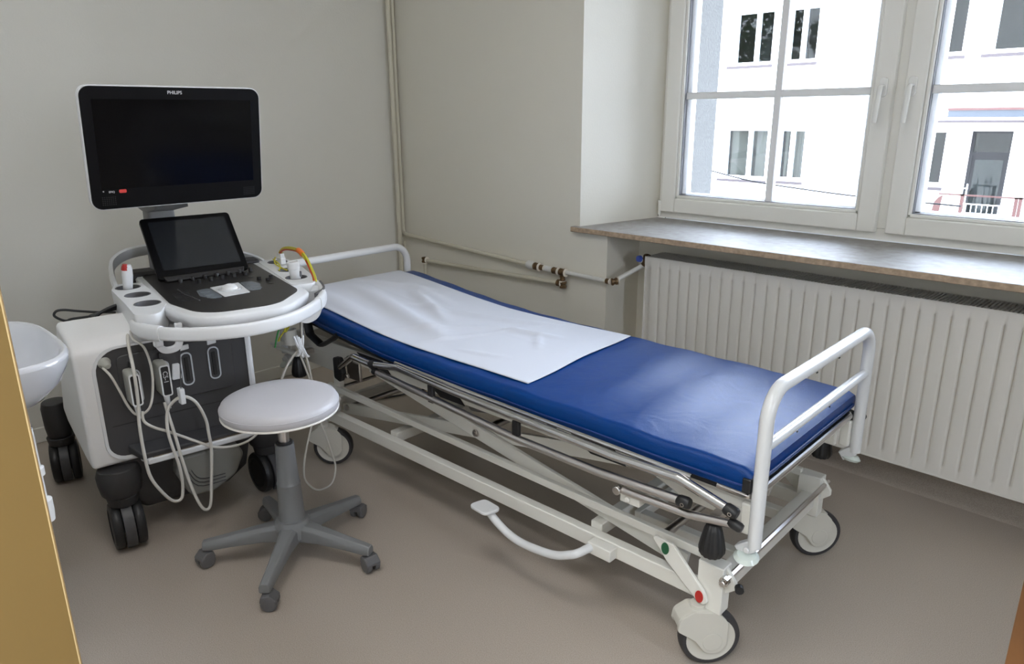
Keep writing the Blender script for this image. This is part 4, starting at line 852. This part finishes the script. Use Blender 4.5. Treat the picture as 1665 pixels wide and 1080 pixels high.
# touchscreen, leaning back
tl = Matrix.Translation((-0.172, -0.002, 0.816)) @ Matrix.Rotation(rad(3.0), 4, 'Z') @ Matrix.Rotation(rad(-41.5), 4, 'Y')
f = B(); prism(f, rrect(-0.166, 0.166, 0.0, 0.272, 0.014, 5), -0.018, 0.0, 'yz'); ts = uc('touchscreen', f, M['bezel'], cons, tl, bevel=0.003)
f = B(); prism(f, rrect(-0.140, 0.143, 0.036, 0.252, 0.003, 2), -0.001, 0.0008, 'yz'); uc('touch_glass', f, M['touch'], ts, tl)
f = B(); prism(f, [(-0.14, -0.012), (0.14, -0.012), (0.15, 0.012), (-0.15, 0.012)], -0.03, 0.002, 'yz'); uc('touch_hinge', f, M['panelblk'], ts, tl, bevel=0.004)
# monitor and its arm
ML = math.hypot(0.06, 0.380); MM = Matrix.Translation((-2.53, 0.950, 1.291)) @ Matrix.Rotation(rad(-0.7), 4, 'Z') @ Matrix.Rotation(rad(9.0), 4, 'Y')
hw_, hh_ = 0.285, 0.1925
f = B(); loft(f, [[(x, y, z) for y, z in rrect(-hw_ + d, hw_ - d, -hh_ + d, hh_ - d, 0.034 - d * 0.5, 6)] for x, d in ((-0.050, 0.035), (-0.040, 0.012), (-0.022, 0.001), (-0.004, 0.0), (-0.0005, 0.001))]); mo = build('monitor', f, M['uswhite'], us, MM, ang=50)
f = B(); prism(f, rrect(-hw_ + 0.0035, hw_ - 0.0035, -hh_ + 0.0035, hh_ - 0.0035, 0.031, 6), -0.004, 0.003, 'yz'); be = build('monitor_bezel', f, M['bezel'], mo, MM, bevel=0.002)
f = B(); box(f, 0.002, 0.0036, -0.250, 0.250, -0.125, 0.152); build('screen', f, M['screen'], be, MM)
for s in (-1, 1):
    f = B()
    for i in range(7):
        for j in range(5): box(f, 0.003, 0.0034, s * 0.232 - 0.02 + i * 0.0062, s * 0.232 - 0.02 + i * 0.0062 + 0.003, -0.176 + j * 0.006, -0.173 + j * 0.006)
    build('speaker_grille', f, M['black'], be, MM)
TR = Matrix(((0, 0, 1, 0), (1, 0, 0, 0), (0, 1, 0, 0), (0, 0, 0, 1)))
def sign(name, s, size, y, z, mt, par, x=0.0032, base=None): return text_mesh(name, s, size, (base if base is not None else MM) @ Matrix.Translation((x, y, z)) @ TR, mt, par)
sign('maker_name', 'PHILIPS', 0.0145, -0.003, 0.173, M['print'], be)
sign('model_name', 'EPIQ', 0.0085, -0.222, -0.134, M['print'], be)
f = B(); prism(f, rrect(-0.200, -0.178, -0.1385, -0.1275, 0.003, 3), 0.0028, 0.0036, 'yz'); build('red_badge', f, M['printred'], be, MM, label='small red badge')
f = B(); lathe(f, [(0.0022, 0), (0.0022, 0.0006), (0.0, 0.0006)], 10, MM @ axis_m((0.003, -0.246, -0.131), (1, 0, 0))); f.transform(MM.inverted()); build('status_light', f, M['print'], be, MM)
f = B(); loft(f, [[(x, y, z) for x, y in q] for z, q in ((1.20, rrect(-2.66, -2.59, 0.86, 0.97, 0.01, 3)), (1.13, rrect(-2.74, -2.61, 0.875, 0.985, 0.012, 3)), (1.075, rrect(-2.93, -2.70, 0.90, 1.02, 0.012, 3)), (1.04, rrect(-3.00, -2.93, 0.95, 1.05, 0.012, 3)), (0.74, rrect(-3.02, -2.93, 0.95, 1.06, 0.012, 3)))]); build('monitor_arm', f, M['grey'], us, WORLD, ang=50)
f = B(); prism(f, rrect(-0.06, 0.07, -0.10, 0.02, 0.01, 3), -0.075, -0.045, 'yz'); build('mount_plate', f, M['greyd'], us, MM, bevel=0.006)

# ------------------------------------------------------------------ probes with their cables, leads
def things_cable(name, pts, r, mt, par=None, seg=6, n=8, **k):
    f = B(); tube(f, crom(pts, seg), r, n); return build(name, f, mt, par, WORLD, ang=80, **k)
# probe in the left rear cup
hp = UC @ Vector((-0.176, -0.270, 0.80))
pr1 = empty('ultrasound_probe', Matrix.Translation(hp), 'white probe with red tip in the left cup, its long cable looping over the front', 'probe')
mm = Matrix.Translation(hp) @ Matrix.Rotation(rad(5), 4, 'Y') @ Matrix.Rotation(rad(-4), 4, 'X')
f = B(); loft(f, [[(x * sc2, y * sc3, z) for x, y in rrect(-0.015, 0.015, -0.018, 0.018, 0.012, 5)] for z, sc2, sc3 in ((-0.055, 0.75, 0.7), (-0.02, 0.85, 0.8), (0.01, 1.0, 0.85), (0.045, 1.0, 1.0), (0.072, 0.85, 0.95), (0.084, 0.55, 0.75))]); build('probe_body', f, M['uswhite'], pr1, mm, ang=60)
f = B(); loft(f, [[(x * sc2, y * sc3, z) for x, y in rrect(-0.015, 0.015, -0.018, 0.002, 0.009, 5)] for z, sc2, sc3 in ((0.066, 0.95, 1.0), (0.078, 0.8, 0.92), (0.087, 0.5, 0.7))]); build('red_tip', f, M['red'], pr1, mm, ang=60)
A_ = [(-2.322, 0.653, 0.795), (-2.323, 0.642, 0.639), (-2.323, 0.641, 0.536), (-2.323, 0.633, 0.455), (-2.324, 0.631, 0.364), (-2.323, 0.636, 0.274), (-2.321, 0.664, 0.204), (-2.318, 0.695, 0.158), (-2.315, 0.723, 0.159), (-2.315, 0.731, 0.218), (-2.315, 0.726, 0.288), (-2.316, 0.715, 0.35), (-2.317, 0.71, 0.41), (-2.316, 0.718, 0.467), (-2.314, 0.735, 0.496), (-2.311, 0.77, 0.513), (-2.308, 0.805, 0.486), (-2.306, 0.828, 0.42), (-2.306, 0.834, 0.358), (-2.306, 0.837, 0.298), (-2.307, 0.823, 0.186), (-2.308, 0.807, 0.104), (-2.31, 0.787, 0.093), (-2.311, 0.77, 0.125), (-2.313, 0.754, 0.201), (-2.314, 0.741, 0.297), (-2.315, 0.732, 0.375), (-2.325, 0.723, 0.45), (-2.345, 0.721, 0.50)]
A_[0] = (-2.62, 0.735, 0.735); A_.insert(1, (-2.42, 0.665, 0.705)); A_ = [tuple(hp + Vector((0, 0, -0.05)))] + A_
A_ = [Vector(p) + Vector((0.006 * math.sin(i * 1.1), 0, 0)) for i, p in enumerate(A_)]
things_cable('probe_cable', A_, 0.0052, M['cable'], pr1)
def connector(par, y, z, dz, label_txt=None):
    mm = UB @ Matrix.Translation((0.012, y - 0.012, z + 0.016))
    f = B(); loft(f, [[(x, y_, z_) for y_, z_ in rrect(-0.017 + d, 0.017 - d, -0.055 + d, 0.055 - d, 0.009, 4)] for x, d in ((0.0, 0.0), (0.055, 0.0), (0.068, 0.002), (0.072, 0.006))]); co3 = build('connector', f, M['cablegrey'], par, mm, ang=45)
    f = B(); ro_ = rrect(-0.0155, 0.0155, -0.052, 0.052, 0.008, 4); ri = rrect(-0.0115, 0.0115, -0.048, 0.048, 0.005, 4)
    loft(f, [[(0.0695, a, b) for a, b in ro_], [(0.0745, a, b) for a, b in ro_], [(0.0745, a, b) for a, b in ri], [(0.071, a, b) for a, b in ri]], False, False); build('connector_rim', f, M['uswhite'], co3, mm)
    f = B(); prism(f, ri, 0.071, 0.0725, 'yz'); cf = build('connector_face', f, M['black'], co3, mm)
    f = B(); lathe(f, [(0.010, 0.0), (0.0085, 0.02), (0.006, 0.05)], 14, axis_m((0.045, 0.0, -0.053), (0.1, 0.05, -1))); build('strain_relief', f, M['uswhite'], co3, mm)
    return co3, cf, mm
c3, cf, cm2 = connector(pr1, -0.041, 0.560, 0)
text_mesh('connector_text', 'C5-1', 0.020, cm2 @ Matrix.Translation((0.0728, 0.0, 0.012)) @ TR @ Matrix.Rotation(rad(-90), 4, 'Z'), M['print'], c3)
# second probe
hp2 = UC @ Vector((0.030, 0.272, 0.80))
pr2 = empty('ultrasound_probe', Matrix.Translation(hp2), 'white cylindrical probe standing in the front right cup of the console', 'probe')
f = B(); lathe(f, [(0.014, -0.05), (0.019, 0.0), (0.0205, 0.030), (0.0205, 0.034), (0.0225, 0.036), (0.0228, 0.058), (0.021, 0.062), (0.0195, 0.063), (0.0195, 0.060), (0.0, 0.060)], 28); build('probe_body', f, M['uswhite'], pr2, Matrix.Translation(hp2) @ Matrix.Rotation(rad(6), 4, 'X'), ang=40)
f = B(); prism(f, rrect(0.010, 0.017, 0.004, 0.026, 0.003, 3), 0.012, 0.0195, 'yz'); build('probe_button', f, M['cup'], pr2, Matrix.Translation(hp2))
c4, cf4, cm4 = connector(pr2, -0.131, 0.550, 0)
D2 = [(-2.26, 1.188, 0.709), (-2.26, 1.185, 0.608), (-2.26, 1.195, 0.536), (-2.26, 1.205, 0.438), (-2.26, 1.206, 0.341), (-2.26, 1.191, 0.296), (-2.26, 1.148, 0.187), (-2.26, 1.137, 0.103), (-2.26, 1.164, 0.048), (-2.26, 1.196, 0.023), (-2.26, 1.245, 0.035), (-2.26, 1.271, 0.091), (-2.26, 1.261, 0.159), (-2.26, 1.238, 0.244), (-2.26, 1.213, 0.339), (-2.26, 1.2, 0.464), (-2.265, 1.172, 0.576)]
D2 = [tuple(hp2 + Vector((0, 0, -0.05))), (-2.36, 1.235, 0.735)] + D2
D2 = [Vector(p) + Vector((0.006 * math.sin(i * 1.7), 0, 0)) for i, p in enumerate(D2)]
things_cable('probe_cable', D2, 0.0036, M['cable'], pr2)
C_ = [(-2.335, 0.650, 0.490), (-2.332, 0.649, 0.458), (-2.33, 0.674, 0.429), (-2.326, 0.72, 0.398), (-2.32, 0.791, 0.345), (-2.314, 0.852, 0.303), (-2.308, 0.92, 0.287), (-2.303, 0.978, 0.297), (-2.3, 1.02, 0.332), (-2.29, 1.07, 0.40), (-2.28, 1.09, 0.47), (-2.275, 1.12, 0.535), (-2.272, 1.155, 0.575), (-2.268, 1.172, 0.585)]
things_cable('probe_cable', C_, 0.0046, M['cable'], pr2)
f = B(); rn = random.Random(5)
for k in range(7): tube(f, crom([(-2.262 + 0.006 * rn.uniform(-1, 1), 1.160 + k * 0.007, 0.555 + 0.02 * rn.random()), (-2.252, 1.172 + 0.008 * rn.uniform(-1, 1), 0.60), (-2.266, 1.190 - k * 0.006, 0.625 + 0.02 * rn.random())], 4), 0.0045, 7)
build('cable_knot', f, M['uswhite'], pr2, WORLD)
f = B()
for dy in (-0.006, 0.006): tube(f, [(-2.262, 1.192 + dy, 0.74), (-2.262, 1.182 + dy * 0.6, 0.61)], 0.0022, 6)
build('hanging_strap', f, M['cup'], pr2, WORLD)
# third lead: small round plug on the front panel
f = B(); lathe(f, [(0.0, 0), (0.019, 0), (0.019, 0.003), (0.013, 0.010), (0.0125, 0.022), (0.007, 0.032), (0.0, 0.033)], 24, axis_m((0.003, -0.204, 0.650), (1, 0.15, -0.2)))
pg = build('plug', f, M['cablegrey'], None, UB, origin=UB @ Vector((0.01, -0.204, 0.646)), label='round grey plug at the left edge of the port panel with a thin cable', cat='plug')
Bc = [(-2.395, 0.576, 0.640), (-2.368, 0.586, 0.620), (-2.366, 0.602, 0.571), (-2.364, 0.622, 0.503), (-2.350, 0.641, 0.476), (-2.330, 0.67, 0.496), (-2.329, 0.688, 0.549), (-2.335, 0.697, 0.622), (-2.350, 0.69, 0.690), (-2.385, 0.672, 0.716), (-2.46, 0.69, 0.722)]
things_cable('plug_cable', Bc, 0.0040, M['cable'], pg)
# white hook under the console and the clip gathering the loops
f = B(); tube(f, crom([(-2.250, 0.768, 0.775), (-2.250, 0.765, 0.720), (-2.252, 0.752, 0.698), (-2.255, 0.722, 0.696), (-2.256, 0.706, 0.712), (-2.256, 0.703, 0.730)], 5), 0.01, prof=[(0.010, -0.007), (0.010, 0.007), (-0.010, 0.007), (-0.010, -0.007)])
hk = build('cable_hook', f, M['uswhite'], us, WORLD, bevel=0.002, ang=60)
f = B(); box(f, -2.266, -2.240, 0.690, 0.716, 0.712, 0.736); build('hook_pad', f, M['uswhite'], hk, WORLD, bevel=0.006)
cb = empty('cable_clip', Matrix.Translation((-2.300, 0.765, 0.515)), 'white clip hanging on a thin cord and gathering the probe cable loops', 'clip')
f = B(); box(f, -2.320, -2.292, 0.757, 0.773, 0.492, 0.545); build('clip_body', f, M['uswhite'], cb, WORLD, bevel=0.003)
f = B(); tube(f, [(-2.262, 0.772, 0.745), (-2.304, 0.766, 0.545)], 0.0018, 6); build('cord', f, M['cup'], cb, WORLD)
f = B(); prism(f, rpoly([(-0.017, -0.025), (0.014, -0.025), (0.012, 0.028), (-0.010, 0.030)], 0.004, 3), 0.009, 0.019, 'yz', Matrix.Translation((0, 0, 0)))
build('white_latch', f, M['uswhite'], us, UB @ Matrix.Translation((0, -0.002, 0.575)), bevel=0.002)
# coloured ECG leads over the right cups
ec = empty('ecg_lead_bundle', UC @ Matrix.Translation((-0.25, 0.31, 0.84)), 'yellow, red and green electrode leads arching over the right cups', 'cable')
base = [(-2.747, 1.375, 0.836), (-2.735, 1.374, 0.858), (-2.689, 1.366, 0.876), (-2.612, 1.354, 0.888), (-2.509, 1.337, 0.893), (-2.45, 1.328, 0.874), (-2.408, 1.321, 0.843), (-2.378, 1.317, 0.81), (-2.37, 1.312, 0.77)]
for mt, d in (('yellow', (0, 0, 0.004)), ('yellow', (0.005, 0.003, 0)), ('yellow', (-0.004, -0.003, -0.001)), ('wred', (0.003, -0.004, -0.005)), ('yellow', (-0.003, 0.004, -0.003))):
    things_cable('lead', [Vector(p) + Vector(d) for p in base], 0.0032, M[mt], ec, 5, 7, label=mt.replace('w', '') + ' lead' if mt[0] == 'w' else 'yellow lead')
f = B(); tube(f, crom([(-2.522, 1.339, 0.8935), (-2.50, 1.3355, 0.891), (-2.478, 1.332, 0.884)], 3), 0.0105, 12); build('orange_band', f, M['orange'], ec, WORLD, label='orange band')
f = B()
for k in range(3): box(f, -2.757 + k * 0.011, -2.749 + k * 0.011, 1.366, 1.384, 0.806, 0.850)
box(f, -2.758, -2.722, 1.364, 1.386, 0.806, 0.832); build('lead_plug', f, M['uswhite'], ec, WORLD, bevel=0.002)
for mt, pts in (('yellow', [(-2.76, 1.36, 0.832), (-2.72, 1.335, 0.818), (-2.66, 1.33, 0.808), (-2.63, 1.34, 0.80)]), ('yellow', [(-2.75, 1.345, 0.828), (-2.70, 1.345, 0.812), (-2.65, 1.32, 0.806), (-2.64, 1.31, 0.80)]),
                ('wgreen', [(-2.38, 1.224, 0.705), (-2.38, 1.166, 0.655), (-2.38, 1.145, 0.612), (-2.38, 1.136, 0.58)]), ('yellow', [(-2.38, 1.238, 0.705), (-2.37, 1.20, 0.665), (-2.38, 1.165, 0.62), (-2.38, 1.150, 0.600)]), ('wred', [(-2.375, 1.20, 0.71), (-2.375, 1.185, 0.675), (-2.375, 1.195, 0.655), (-2.375, 1.24, 0.690)]), ('yellow', [(-2.375, 1.185, 0.71), (-2.37, 1.178, 0.66), (-2.38, 1.185, 0.63), (-2.38, 1.235, 0.70)])):
    things_cable('lead', pts, 0.0030, M[mt], ec, 5, 7, label='yellow lead' if mt == 'yellow' else mt[1:] + ' lead')
# black mains cable coil on the rear of the machine
bc = empty('mains_cable', Matrix.Translation((-2.80, 0.70, 0.715)), 'coiled black mains cable lying on the rear of the ultrasound machine', 'cable')
things_cable('cable_loop', [(-2.80, 0.66, 0.712), (-2.86, 0.62, 0.700), (-2.868, 0.602, 0.695), (-2.87, 0.583, 0.705), (-2.871, 0.569, 0.721), (-2.87, 0.579, 0.735), (-2.868, 0.603, 0.735), (-2.862, 0.637, 0.726), (-2.83, 0.69, 0.717), (-2.78, 0.74, 0.716)], 0.0045, M['cableblk'], bc)
for k in range(7):
    dx = k * 0.008; things_cable('cable_turn', [(-2.74 - dx, 0.66, 0.716), (-2.715 - dx * 0.6, 0.69, 0.745 - 0.002 * k), (-2.71 - dx * 0.5, 0.75, 0.758 - 0.003 * k), (-2.73 - dx, 0.83, 0.735)], 0.0055, M['cableblk'], bc, 5, 7)
# black floor cable by the wall, behind the stretcher head
f = B(); tube(f, crom([(-3.50, 1.15, 0.006), (-3.30, 1.30, 0.006), (-3.05, 1.62, 0.006), (-2.85, 2.10, 0.006), (-2.92, 2.40, 0.006)], 6), 0.005, 8)
build('floor_cable', f, M['cableblk'], None, WORLD, origin=(-3.05, 1.62, 0.0), label='black cable lying on the floor behind the stretcher head', cat='cable')

# ------------------------------------------------------------------ outside : yard, facade across, trees
bm = B(); box(bm, -45, 30, 3.63, 50, -2.3, -2.2); yd = build('yard', bm, M['asphalt'], kind='structure')
bld = empty('building', Matrix.Translation((-7, 18, -2.2)), 'white rendered building across the yard seen through the window', 'building')
FY = 18.0
OP = [(-10.05, -9.0, 2.60, 3.83, 'u'), (-8.62, -7.88, 2.60, 3.81, 'u'), (-10.10, -8.90, -0.24, 1.0, 'l'), (-8.62, -7.93, -0.22, 1.0, 'l'),
      (-5.30, -4.76, 2.56, 3.90, 'u'), (-4.29, -3.40, 2.56, 3.85, 'u'), (-5.30, -4.80, -0.16, 1.0, 'l'), (-4.365, -3.60, -2.0, 1.01, 'd'), (-7.2, -6.3, 5.3, 6.6, 'u'), (-12.8, -11.4, 2.6, 3.83, 'u'), (-12.8, -11.4, -0.24, 1.0, 'l')]
OP = [o for o in OP]
xsg = sorted(set([-22, 10] + [o[0] for o in OP] + [o[1] for o in OP])); zsg = sorted(set([-2.2, 6.4 + 0.4] + [o[2] for o in OP] + [o[3] for o in OP]))
f = B()
for xa, xb in zip(xsg, xsg[1:]):
    for za, zb in zip(zsg, zsg[1:]):
        cxm, czm = (xa + xb) / 2, (za + zb) / 2
        if any(o[0] < cxm < o[1] and o[2] < czm < o[3] for o in OP): continue
        q = [f.verts.new(p) for p in ((xa, FY, za), (xb, FY, za), (xb, FY, zb), (xa, FY, zb))]; f.faces.new(q)
bmesh.ops.remove_doubles(f, verts=f.verts, dist=0.0001)
for o in OP:
    x0, x1, z0, z1 = o[:4]; D = FY + 0.22
    for q in (((x0, z0), (x1, z0)), ((x1, z0), (x1, z1)), ((x1, z1), (x0, z1)), ((x0, z1), (x0, z0))):
        f.faces.new([f.verts.new((q[0][0], FY, q[0][1])), f.verts.new((q[1][0], FY, q[1][1])), f.verts.new((q[1][0], D, q[1][1])), f.verts.new((q[0][0], D, q[0][1]))])
box(f, -22, 10, FY, FY + 1.6, 6.8, 7.0)
build('wall', f, M['facade'], bld, smooth=False)
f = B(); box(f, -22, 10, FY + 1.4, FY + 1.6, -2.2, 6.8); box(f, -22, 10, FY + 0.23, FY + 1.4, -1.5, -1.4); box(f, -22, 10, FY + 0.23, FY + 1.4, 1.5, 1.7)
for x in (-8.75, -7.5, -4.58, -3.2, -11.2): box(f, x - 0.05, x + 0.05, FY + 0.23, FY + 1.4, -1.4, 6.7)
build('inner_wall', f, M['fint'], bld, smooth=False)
for x0, x1, z0, z1, kd in OP:
    if kd == 'd': continue
    fy = FY + 0.13; f = B(); t = 0.06; w_ = x1 - x0
    ms = [x0 + w_ * (0.56 if w_ > 0.9 else 0.48)] if w_ > 0.6 and x0 < -6 else []
    for a in ((x0, x0 + t, z0, z1), (x1 - t, x1, z0, z1), (x0 + t, x1 - t, z0, z0 + t), (x0 + t, x1 - t, z1 - t * 0.4, z1)): box(f, a[0], a[1], fy, fy + 0.06, a[2], a[3])
    for mxx in ms: box(f, mxx - 0.06, mxx + 0.06, fy, fy + 0.06, z0 + t, z1 - t * 0.4)
    wn = build('window', f, M['fframe'], bld, smooth=False)
    eds = [x0 + t] + sum([[q - 0.06, q + 0.06] for q in ms], []) + [x1 - t]
    for a, b in zip(eds[::2], eds[1::2]):
        f = B(); box(f, a, b, fy + 0.03, fy + 0.036, z0 + t, z1 - t * 0.4); build('pane', f, M['fglass'], wn, smooth=False)
    f = B(); box(f, x0 - 0.12, x1 + 0.05, FY - 0.07, FY + 0.13, z0 - 0.095, z0 - 0.030); build('window_ledge', f, M['fsill'], wn, smooth=False)
f = B(); box(f, -4.365, -4.30, FY + 0.14, FY + 0.2, -2.0, 1.01); box(f, -3.66, -3.60, FY + 0.14, FY + 0.2, -2.0, 1.01); box(f, -4.30, -3.66, FY + 0.14, FY + 0.2, 0.50, 0.58); box(f, -4.30, -3.66, FY + 0.14, FY + 0.2, 0.96, 1.01)
box(f, -4.30, -3.66, FY + 0.16, FY + 0.19, -2.0, 0.50)
dr = build('entrance_door', f, M['fint'], bld, smooth=False)
f = B(); box(f, -4.30, -3.66, FY + 0.16, FY + 0.17, 0.58, 0.96); box(f, -4.24, -3.72, FY + 0.150, FY + 0.159, -1.6, 0.42); build('pane', f, M['fglass'], dr, smooth=False)
f = B(); box(f, -5.02, -1.5, FY - 1.0, FY, 1.10, 1.19); prism(f, [(FY - 1.15, 1.19), (FY, 1.30), (FY, 1.19)], -5.08, -1.5, 'yz'); cn = build('canopy', f, M['facade'], bld, smooth=False)
f = B(); box(f, -4.83, -1.5, FY - 0.12, FY - 0.001, 1.28, 1.43); build('flashing', f, M['slate'], cn, smooth=False)
f = B(); box(f, -4.84, -1.5, FY - 0.14, FY - 0.001, 1.43, 1.48); build('coping', f, M['rust'], cn, smooth=False)
f = B(); prism(f, [(-5.10, FY - 1.17), (-1.5, FY - 1.17), (-1.5, FY - 0.001), (-5.10, FY - 0.001)], 1.19, 1.235, 'xy'); build('canopy_sheet', f, M['fsill'], cn, smooth=False)
f = B(); box(f, -5.0, 0, FY - 1.4, FY, -2.2, -1.55); build('entrance_deck', f, M['asphalt'], bld, smooth=False)
rl = empty('railing', Matrix.Translation((-3.2, 16.9, -1.5)), 'reddish metal railing in front of the entrance across the yard', 'railing')
RYY = 16.9
f = B(); box(f, -4.50, -1.5, RYY - 0.02, RYY + 0.02, -0.235, -0.205); build('top_rail', f, M['rust'], rl, smooth=False)
for x in (-4.06, -3.13, -3.06): f = B(); box(f, x - 0.03, x + 0.03, RYY - 0.02, RYY + 0.02, -1.55, -0.205); build('post', f, M['rust'], rl, smooth=False)
f = B(); box(f, -4.06, -1.5, RYY - 0.012, RYY + 0.012, -0.40, -0.38); box(f, -4.06, -1.5, RYY - 0.012, RYY + 0.012, -0.58, -0.56); box(f, -4.06, -1.5, RYY - 0.012, RYY + 0.012, -0.9, -0.88); build('mid_rail', f, M['print'], rl, smooth=False)
for k in range(9): f = B(); x = -3.98 + k * 0.095; box(f, x, x + 0.014, RYY - 0.008, RYY + 0.008, -1.5, -0.39); build('baluster', f, M['print'], rl, smooth=False)
f = B(); prism(f, [(-4.62, -0.9), (-4.47, -0.9), (-4.42, -0.24), (-4.50, -0.30), (-4.56, -0.40)], RYY - 0.02, RYY + 0.02, 'xz'); build('end_panel', f, M['rust'], rl, smooth=False)
f = B()
for x, z in ((-4.18, -0.02), (-4.08, -0.02), (-4.33, -0.05)): box(f, x - 0.012, x + 0.012, RYY + 0.3, RYY + 0.32, -1.5, z)
box(f, -4.20, -4.06, RYY + 0.3, RYY + 0.32, -0.12, -0.10); build('handrail', f, M['print'], rl, smooth=False)
# room lining behind the facade windows, blinds in the lower ones
for bk, (x0, x1) in enumerate(((-10.04, -9.42), (-9.34, -8.92), (-8.56, -8.36), (-8.32, -7.97))):
    bo = empty('blind', Matrix.Translation(((x0 + x1) / 2, FY + 0.3, 0.4)), ('widest vertical blind, behind the leftmost lower pane of the white building', 'vertical blind behind the second lower pane from the left across the yard', 'narrow vertical blind just right of the muntin, third lower pane', 'vertical blind behind the rightmost pane of the lower window pair')[bk], 'blind', group='vertical blinds in the lower windows')
    nn = int((x1 - x0) / 0.075)
    for k in range(nn):
        x = x0 + (k + 0.5) * (x1 - x0) / nn; f = B(); box(f, -0.036, 0.036, -0.003, 0.003, -0.2, 0.98); build('slat', f, M['blind'], bo, Matrix.Translation((x, FY + 0.32, 0)) @ Matrix.Rotation(rad(25), 4, 'Z'), smooth=False)
wr_ = B(); tube(wr_, crom([(-2.95, 5.0, 0.985), (-2.891, 5.0, 0.972), (-2.574, 5.0, 0.916), (-2.202, 5.0, 0.882), (-1.785, 5.0, 0.856), (-1.2, 5.0, 0.84)], 5), 0.005, 6); build('cable_wire', wr_, M['fint'], None, WORLD, origin=(-2.2, 5.0, 0.88), label='thin sagging wire outside the left casement', cat='wire')
# trees on the near side of the yard (mirrored by the upper panes)
for (tx, ty, tz, r_, tl_) in ((-16.2, 5.8, 4.6, 2.3, 'middle green tree'), (-12.4, 5.2, 4.4, 1.4, 'smallest green tree, nearest the window'), (-21.4, 7, 4.6, 2.7, 'widest green tree, farthest along the yard')):
    t_ = empty('tree', Matrix.Translation((tx, ty, -2.2)), tl_ + ' mirrored in the upper windows', 'tree', group='trees mirrored in the upper windows')
    f = B(); lathe(f, [(0.22, -2.2), (0.16, tz)], 10, Matrix.Translation((tx, ty, 0))); build('trunk', f, M['bark'], t_)
    f = B(); rn = random.Random(int(abs(tx)))
    for k in range(1600):
        d = Vector((rn.gauss(0, 1), rn.gauss(0, 1), rn.gauss(0, 1))).normalized() * r_ * (0.35 + 0.65 * rn.random() ** 0.5)
        c_ = Vector((tx, ty, tz)) + Vector((d.x, d.y, d.z * 0.9)); a = Vector((rn.uniform(-1, 1), rn.uniform(-1, 1), rn.uniform(-1, 1))).normalized() * 0.16; b = a.orthogonal().normalized() * 0.12
        f.faces.new([f.verts.new(c_ + a), f.verts.new(c_ + b), f.verts.new(c_ - a), f.verts.new(c_ - b)])
    build('foliage', f, M['leaf'], t_, smooth=False, kind='stuff')
for o in bpy.data.objects:
    if '_m' in o: del o['_m']
